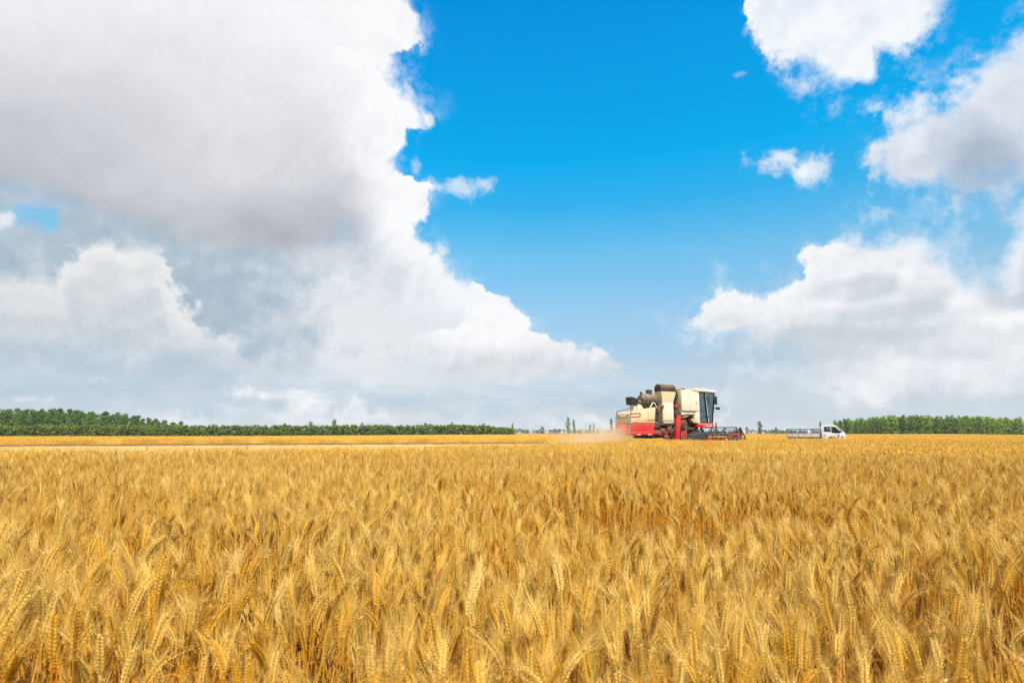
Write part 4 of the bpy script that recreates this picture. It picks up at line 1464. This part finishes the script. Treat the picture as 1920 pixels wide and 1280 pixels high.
def ear_mesh(M, rng, ear, lod, e_mat=0, a_mat=1):
    n = len(ear)
    axis_all = (ear[-1] - ear[0]).normalized()
    ang = rng.uniform(0, math.pi)
    s0 = axis_all.orthogonal().normalized()
    flat = s0 * math.cos(ang) + axis_all.cross(s0) * math.sin(ang)
    count = {0: 22, 1: 16}[lod]
    for i in range(count):
        t = i / (count - 1)
        k = min(int(t * (n - 1)), n - 2)
        f = t * (n - 1) - k
        p = ear[k].lerp(ear[k + 1], f)
        ax = (ear[k + 1] - ear[k]).normalized()
        side = 1 if i % 2 else -1
        sd = (flat - ax * flat.dot(ax)).normalized() * side
        nr = ax.cross(sd)
        size = 1.0 - 0.35 * abs(t - 0.42) * 1.6
        if i == count - 1:
            sd = nr
        grow = (ax + sd * rng.uniform(0.30, 0.46)).normalized()
        base = p + sd * 0.0015
        if lod == 0:
            for j in (-1, 1):
                g = (grow + nr * 0.22 * j).normalized()
                M.lobe(base + nr * 0.0018 * j, g, sd, 0.0112 * size, 0.0050 * size, 0.0046 * size, 6, 3, e_mat)
                if rng.random() < 0.97:
                    tip = base + nr * 0.002 * j + g * 0.0122 * size
                    L = rng.uniform(0.038, 0.062) * (0.7 + 0.4 * t)
                    w = (ax * 1.0 + sd * rng.uniform(0.10, 0.42) + nr * j * rng.uniform(0.0, 0.28)).normalized()
                    M.needle(tip, tip + w * L, 0.00046, a_mat)
        else:
            M.lobe(base, grow, sd, 0.0132 * size, 0.0068 * size, 0.0076 * size, 4, 2, e_mat)
            for _q in range(2):
                tip = base + grow * 0.013
                w = (ax + sd * rng.uniform(0.05, 0.45) + nr * rng.uniform(-0.35, 0.35)).normalized()
                M.needle(tip, tip + w * rng.uniform(0.04, 0.062), 0.0007, a_mat)


def leaf_mesh(M, rng, stem, at, mat=0, seg=7, wid=0.009, length=None):
    k = at * (len(stem) - 1)
    i = min(int(k), len(stem) - 2)
    p = stem[i].lerp(stem[i + 1], k - i)
    a = rng.uniform(0, 2 * math.pi)
    out = Vector((math.cos(a), math.sin(a), 0))
    L = length or rng.uniform(0.12, 0.22)
    up = rng.uniform(0.2, 0.9)
    pts, acr, wd = [], [], []
    tw = rng.uniform(-2.5, 2.5)
    for q in range(seg + 1):
        t = q / seg
        pts.append(p + out * L * 0.75 * t + Vector((0, 0, L * (up * t - 1.35 * t * t))))
        side = out.cross(Vector((0, 0, 1)))
        acr.append(side * math.cos(tw * t) + Vector((0, 0, 1)) * math.sin(tw * t))
        wd.append(wid * (0.35 + 0.65 * math.sin(math.pi * min(1, 0.25 + t * 0.75))) * (1 - 0.6 * t * t))
    M.strip(pts, wd, acr, mat)


def make_plant(seed, lod, nod, lean, height=0.74):
    """meshes of one plant: stem, ear with its awns, dry leaves"""
    rng = random.Random(seed)
    stem, ear, _ = plant_axis(rng, height, nod, lean)
    ms, me_, ml = Mesh(), Mesh(), Mesh()
    st = stem if lod == 0 else stem[::2]
    ms.tube(st + [ear[0].lerp(ear[1], 0.5)], [0.0019 - 0.0008 * i / len(st) for i in range(len(st) + 1)], 5 if lod == 0 else 3, 0)
    ear_mesh(me_, rng, ear, lod)
    for q in range(3 if lod == 0 else 2):
        leaf_mesh(ml, rng, stem, rng.choice((0.3, 0.45, 0.6, 0.72)), 0, 7 if lod == 0 else 3, rng.uniform(0.006, 0.011))
    return ms, me_, ml


def merged(parts_):
    M = Mesh()
    for src, off in parts_:
        o = len(M.v)
        M.v += src.v
        M.f += [tuple(i + o for i in f) for f in src.f]
        M.m += [i + off for i in src.m]
    return M


def make_clump(seed, size, count, fat=1.0, far=False):
    """a square of crop for the middle distance: every plant a stem, an ear, a few awns and a leaf"""
    rng = random.Random(seed)
    M = Mesh()
    for _ in range(count):
        b = Vector((rng.uniform(-size, size) * 0.5, rng.uniform(-size, size) * 0.5, 0))
        h = rng.gauss(0.735, 0.04) + (rng.uniform(0.04, 0.12) if rng.random() < 0.04 else 0)
        nod = rng.choice((0.0, 0.1, 0.2, 0.35, 0.6))
        stem, ear, _ = plant_axis(rng, h, nod, rng.uniform(0, 0.10))
        stem = [p + b for p in stem]
        ear = [p + b for p in ear]
        s0 = stem[3] if far else stem[2]
        M.tube([s0, stem[5], ear[0]], 0.0017 * fat, 3, 2)
        ax = ear[-1] - ear[0]
        M.lobe(ear[0], ax, ax.orthogonal(), ax.length * 1.08, 0.0115 * fat, 0.0105 * fat, 4, 3, 0)
        for _k in range(2 if far else 7):
            t = rng.uniform(0.2, 1.0)
            p = ear[0].lerp(ear[-1], t)
            w = (ax.normalized() + Vector((rng.uniform(-1, 1), rng.uniform(-1, 1), rng.uniform(-0.3, 0.6))) * 0.4).normalized()
            M.needle(p, p + w * rng.uniform(0.05, 0.075), 0.0010 * fat, 1)
        if not far and rng.random() < 0.8:
            leaf_mesh(M, rng, stem, rng.choice((0.5, 0.65, 0.8)), 3, 3, 0.009)
    return M


FIELD_EDGE = [(-60.0, -14.0), (-30.0, 1.5), (-10.6, 11.6), (-5.8, 13.8), (0.0, 18.2), (3.0, 22.2), (5.0, 26.2), (6.8, 27.8), (12.7, 30.9)]   # south edge of the strip already cut
CUT_FAR = [(-120.0, 24.0), (-43.0, 48.0), (-25.0, 56.0), (0.0, 63.0), (14.0, 66.0)]                              # its north edge
SWATH_END = 12.8                                                                                              # the header stands here


def edge_y(x, table):
    a = np.array(table)
    return np.interp(x, a[:, 0], a[:, 1])


def is_cut(x, y):
    x, y = np.asarray(x, float), np.asarray(y, float)
    end = SWATH_END - 0.5 * (y - 30.9)
    return (y > edge_y(x, FIELD_EDGE)) & (y < edge_y(x, CUT_FAR)) & (x < np.maximum(end, 4.0))


def scatter(name, pts, rot, scl, idx, protos):
    """one object that instances the prototypes on its points"""
    me = bpy.data.meshes.new(name)
    n = len(pts)
    me.vertices.add(n)
    me.vertices.foreach_set('co', np.asarray(pts, np.float32).ravel())
    for nm, ty, key, val in (('spin', 'FLOAT_VECTOR', 'vector', rot), ('size', 'FLOAT', 'value', scl), ('pick', 'INT', 'value', idx)):
        at = me.attributes.new(nm, ty, 'POINT')
        at.data.foreach_set(key, np.asarray(val, np.int32 if ty == 'INT' else np.float32).ravel())
    o = link(name, me)
    lib = bpy.data.collections.new(name + '_plants')
    for i, p in enumerate(protos):
        p.name = '%s_model.%03d' % (name, i + 1)      # instances are picked in name order
        lib.objects.link(p)
    g = bpy.data.node_groups.new(name + '_scatter', 'GeometryNodeTree')
    g.interface.new_socket('Geometry', in_out='INPUT', socket_type='NodeSocketGeometry')
    g.interface.new_socket('Geometry', in_out='OUTPUT', socket_type='NodeSocketGeometry')
    N = g.nodes.new
    gi, go = N('NodeGroupInput'), N('NodeGroupOutput')
    ci = N('GeometryNodeCollectionInfo')
    ci.inputs['Collection'].default_value = lib
    ci.inputs['Separate Children'].default_value = True
    ci.inputs['Reset Children'].default_value = True
    ip = N('GeometryNodeInstanceOnPoints')
    ip.inputs['Pick Instance'].default_value = True
    def attr(nm, ty):
        a = N('GeometryNodeInputNamedAttribute')
        a.data_type = ty
        a.inputs['Name'].default_value = nm
        return a.outputs['Attribute']
    L = g.links.new
    L(gi.outputs[0], ip.inputs['Points'])
    L(ci.outputs[0], ip.inputs['Instance'])
    L(attr('pick', 'INT'), ip.inputs['Instance Index'])
    L(attr('spin', 'FLOAT_VECTOR'), ip.inputs['Rotation'])
    L(attr('size', 'FLOAT'), ip.inputs['Scale'])
    L(ip.outputs[0], go.inputs[0])
    o.modifiers.new('scatter', 'NODES').node_group = g
    return o


def crop_height(x, y):
    return 0.955 + 0.045 * vnoise(x, y, 1.7, 3) + 0.035 * vnoise(x, y, 0.55, 4) + 0.03 * vnoise(x, y, 6.0, 5)


def sow(d0, d1, per_m2, half=84.0, seed=1):
    """plants between two distances from the camera, thinned into rows and gaps"""
    rng = np.random.default_rng(seed)
    n = int(per_m2 * (d1 ** 2 - d0 ** 2) * R(half))
    d = np.sqrt(rng.uniform(d0 ** 2, d1 ** 2, n))
    a = R(half) * rng.uniform(-1, 1, n)
    x, y = d * np.sin(a), d * np.cos(a)
    # drilled in rows 16 cm apart that run away from the camera, slightly to the right
    u = x * math.cos(0.30) - y * math.sin(0.30)
    v = x * math.sin(0.30) + y * math.cos(0.30)
    row = np.round(u / 0.16) * 0.16
    u = row + rng.normal(0, 0.034, n)
    x, y = u * math.cos(0.30) + v * math.sin(0.30), -u * math.sin(0.30) + v * math.cos(0.30)
    keep = rng.uniform(0, 1, n) < 0.74 + 0.85 * vnoise(x, y, 0.42, 8) + 0.2 * vnoise(x, y, 2.5, 9)
    keep &= ~is_cut(x, y) & (y > -0.2) & (np.abs(x) < 0.97 * y + 2.3)     # room for a step to the side
    x, y = x[keep], y[keep]
    n = len(x)
    s = crop_height(x, y) * rng.normal(1.0, 0.045, n)
    tall = rng.uniform(0, 1, n) < 0.035
    s = np.where(tall, s * rng.uniform(1.05, 1.14, n), s)
    tilt = np.abs(rng.normal(0, 5.2, n))
    tilt = np.where(rng.uniform(0, 1, n) < 0.04, rng.uniform(12, 32, n), tilt)
    head = rng.uniform(0, 2 * math.pi, n)
    rx = R(1) * tilt * np.cos(head) + R(1.5)
    ry = R(1) * tilt * np.sin(head) - R(3.0) * (0.5 + 0.5 * np.tanh(x / 1.5)) + R(4) * vnoise(x, y, 1.3, 12)
    rot = np.stack([rx, ry, rng.uniform(0, 2 * math.pi, n)], -1)
    return np.stack([x, y, ground_z(x, y)], -1), rot, s, rng


NODS = [(0.0, 0.03), (0.05, 0.05), (0.1, 0.08), (0.15, 0.04), (0.2, 0.07), (0.3, 0.05), (0.1, 0.02), (0.25, 0.08), (0.5, 0.06), (0.2, 0.10), (0.0, 0.06), (0.35, 0.03)]


def build_wheat():
    # prototypes
    near = [make_plant(100 + i, 0, *NODS[i]) for i in range(12)]
    mid = [make_plant(200 + i, 1, *NODS[i]) for i in range(8)]
    def proto(name, M, mats):
        return bpy.data.objects.new(name, M.data(name, mats))
    near_p = [proto('wheat_plant_model', merged([(s, 2), (e, 0), (l, 3)]), [EAR, AWN, STEM, LEAF]) for s, e, l in near]
    mid_p = [proto('wheat_plant_model', merged([(s, 2), (e, 0), (l, 3)]), [EAR, AWN, STEM, LEAF]) for s, e, l in mid]
    clump = [proto('wheat_clump_model', make_clump(300 + i, 0.5, 95), [EAR_FAR, AWN, STEM, LEAF]) for i in range(6)]
    far = [proto('wheat_clump_model', make_clump(340 + i, 1.2, 190, 2.0, True), [EAR_FAR, AWN, STEM_FAR, LEAF]) for i in range(4)]

    pts, rot, s, rng = sow(0.70, 4.6, 590, seed=21)
    d = np.hypot(pts[:, 0], pts[:, 1])
    ok = d + np.maximum(0, 0.9 - d) * 0 > 0.78
    pts, rot, s = pts[ok], rot[ok], s[ok]
    s = np.minimum(s, 1.0 + 0.16 * np.clip((np.hypot(pts[:, 0], pts[:, 1]) - 0.7) / 1.2, 0, 1))
    pick = rng.integers(0, 12, len(pts))
    d = np.hypot(pts[:, 0], pts[:, 1])
    # the 300 plants that stand largest in view are plants of their own
    ang = np.degrees(np.arctan2(pts[:, 0], pts[:, 1]))
    seen = (np.abs(ang) < 41.0) & (d > 0.95)
    order = np.argsort(np.where(seen, d, 99))[:300]
    shared = [(s_.data('stem', [STEM]), e_.data('ear', [EAR, AWN]), l_.data('leaf', [LEAF])) for s_, e_, l_ in near]
    for i in order:
        r_ = tag(link('wheat_plant', None), 'ripe golden bearded wheat plant in the front rows of the field', 'wheat plant', 'ripe wheat plants in the front rows')
        r_.location = pts[i]
        r_.rotation_euler = rot[i]
        r_.scale = (s[i],) * 3
        r_.empty_display_size = 0.05
        for nm, da in zip(('stem', 'ear', 'leaf'), shared[pick[i]]):
            link(nm, da, r_)
    rest = np.ones(len(pts), bool)
    rest[order] = False

    P, Q, S, I = [pts[rest]], [rot[rest]], [s[rest]], [pick[rest]]
    pts, rot, s, rng = sow(4.6, 12.5, 430, seed=22)
    P.append(pts); Q.append(rot); S.append(s); I.append(rng.integers(12, 20, len(pts)))

    def tiles(size, region, base, kinds, seed, lift=0.0):
        rng = np.random.default_rng(seed)
        (x0, x1), (y0, y1) = region['x'], region['y']
        gx, gy = np.meshgrid(np.arange(x0, x1, size), np.arange(y0, y1, size))
        gx = gx.ravel() + rng.uniform(-0.12, 0.12, gx.size) * size
        gy = gy.ravel() + rng.uniform(-0.12, 0.12, gy.size) * size
        k = region['keep'](gx, gy)
        gx, gy = gx[k], gy[k]
        n = len(gx)
        rot = np.stack([rng.normal(0, 0.03, n), rng.normal(0, 0.03, n), rng.integers(0, 4, n) * (math.pi / 2) + rng.normal(0, 0.2, n)], -1)
        return np.stack([gx, gy, ground_z(gx, gy)], -1), rot, crop_height(gx, gy) * rng.normal(1, 0.02, n), base + rng.integers(0, kinds, n)

    inview = lambda x, y, m_=3.0: np.abs(x) < y * 0.97 + m_
    a = tiles(0.42, {'x': (-32, 42), 'y': (8, 42), 'keep': lambda x, y: inview(x, y) & (np.hypot(x, y) > 12.3) & (np.hypot(x, y) < 40) & ~is_cut(x, y)}, 20, 6, 31)
    for lst, q in zip((P, Q, S, I), a):
        lst.append(q)
    tag(scatter('wheat_field', np.concatenate(P), np.concatenate(Q), np.concatenate(S), np.concatenate(I), near_p + mid_p + clump),
        'ripe golden wheat field filling the foreground', 'wheat', kind='stuff')
    b = tiles(1.05, {'x': (-170, 300), 'y': (20, 262), 'keep': lambda x, y: inview(x, y, 6) & (np.hypot(x, y) > 39.6) & ~is_cut(x, y) & (y < np.where(x > 60, 258, 400)) & (y < edge_y(x, WOOD_LINE))}, 0, 4, 32)
    tag(scatter('distant_wheat_field', *b, far), 'far wheat stretching to the tree line', 'wheat', kind='stuff')

    # stubble left behind the machine
    stub = []
    for i in range(3):
        rng = random.Random(900 + i)
        M = Mesh()
        for _ in range(190):
            p = Vector((rng.uniform(-0.6, 0.6), rng.uniform(-0.6, 0.6), 0))
            q = p + Vector((rng.uniform(-0.05, 0.05), rng.uniform(-0.05, 0.05), rng.uniform(0.12, 0.2)))
            M.tube([p, q], 0.004, 3, 0)
        for _ in range(60):
            p = Vector((rng.uniform(-0.6, 0.6), rng.uniform(-0.6, 0.6), rng.uniform(0.05, 0.17)))
            a_ = rng.uniform(0, 6.3)
            M.tube([p, p + Vector((math.cos(a_), math.sin(a_), rng.uniform(-0.2, 0.2))) * rng.uniform(0.1, 0.3)], 0.004, 3, 0)
        stub.append(proto('stubble_model', M, [STUBBLE]))
    c = tiles(1.0, {'x': (-60, 14), 'y': (10, 68), 'keep': lambda x, y: inview(x, y, 4) & is_cut(x, y)}, 0, 3, 33)
    tag(scatter('stubble', c[0], c[1], np.ones(len(c[0])), c[3], stub), 'pale cut stubble behind the combine', 'stubble', kind='stuff')


STUBBLE = wheat_mat('straw_stubble', [(0.0, (0.66, 0.46, 0.17, 1)), (0.5, (0.80, 0.61, 0.28, 1)), (1.0, (0.86, 0.70, 0.38, 1))], 0.2, 0.6)
WOOD_LINE = [(-170, 146), (-60, 150), (-2, 176), (10, 400), (60, 400), (100, 256), (260, 256)]
build_wheat()


# ------------------------------------------------------------------ air
def box_volume(name, lo, hi, build):
    M = Mesh()
    (x0, y0, z0), (x1, y1, z1) = lo, hi
    M.add([(x0, y0, z0), (x1, y0, z0), (x1, y1, z0), (x0, y1, z0), (x0, y0, z1), (x1, y0, z1), (x1, y1, z1), (x0, y1, z1)],
          [(0, 3, 2, 1), (4, 5, 6, 7), (0, 1, 5, 4), (1, 2, 6, 5), (2, 3, 7, 6), (3, 0, 4, 7)])
    m_, T = material(name)
    v = T.node('ShaderNodeVolumePrincipled')
    build(T, v)
    o = T.node('ShaderNodeOutputMaterial')
    T.put(o.inputs['Volume'], v.outputs[0])
    return link(name, M.data(name, [m_])), m_


def build_air():
    def even(T, v):
        v.inputs['Color'].default_value = (0.80, 0.88, 0.97, 1)
        v.inputs['Density'].default_value = 0.00016
        v.inputs['Anisotropy'].default_value = 0.0
    o, _ = box_volume('haze', (-9300, -60, -2.0), (9300, 9300, 14.0), even)
    tag(o, 'thin bluish haze lying over the fields', 'haze', kind='stuff')

    # chaff blown out behind the combine, drifting back along the cut strip
    def chaff(T, v):
        co = T.node('ShaderNodeTexCoord').outputs['Object']
        sp = T.node('ShaderNodeSeparateXYZ')
        T.put(sp.inputs[0], co)
        x, y, z = sp.outputs                              # x: metres behind the hood (negative), z: height
        t = T.m('DIVIDE', T.m('MULTIPLY', x, -1.0), 5.5, clamp=True)
        height = T.mad(T.m('POWER', t, 0.6), -0.55, 1.95)
        n = T.noise(co, 0.9, 5.0, 0.6)
        n2 = T.noise(co, 3.2, 4.0, 0.6)
        lump = T.add(T.mul(n, 0.75), T.mul(n2, 0.35))
        topf = T.ramp01(T.add(T.m('DIVIDE', z, height), T.mul(T.sub(lump, 0.5), 1.3)), 1.0, 0.25)
        wid = T.mad(t, 1.6, 0.9)
        sidef = T.ramp01(T.m('DIVIDE', T.m('ABSOLUTE', y), wid), 1.0, 0.35)
        along = T.mul(T.m('POWER', T.ramp01(t, 1.0, 0.0), 1.6), T.ramp01(x, 0.35, -0.2))
        d = T.mul(T.mul(topf, sidef), T.mul(along, T.ramp01(lump, 0.25, 0.75)))
        T.put(v.inputs['Density'], T.mul(d, 5.0))
        v.inputs['Color'].default_value = (0.90, 0.72, 0.47, 1)
        v.inputs['Anisotropy'].default_value = 0.2
    o, m_ = box_volume('chaff_dust', (-5.8, -2.8, 0.02), (0.4, 2.8, 2.1), chaff)
    o.location = (5.793 - 0.57 * math.sin(R(27)), 28.0 + 0.57 * math.cos(R(27)), 0.0)
    o.rotation_euler = (0, 0, R(33))
    m_.cycles.volume_step_rate = 1.0
    tag(o, 'tan cloud of chaff and dust blown out behind the combine', 'dust cloud', kind='stuff')


build_air()
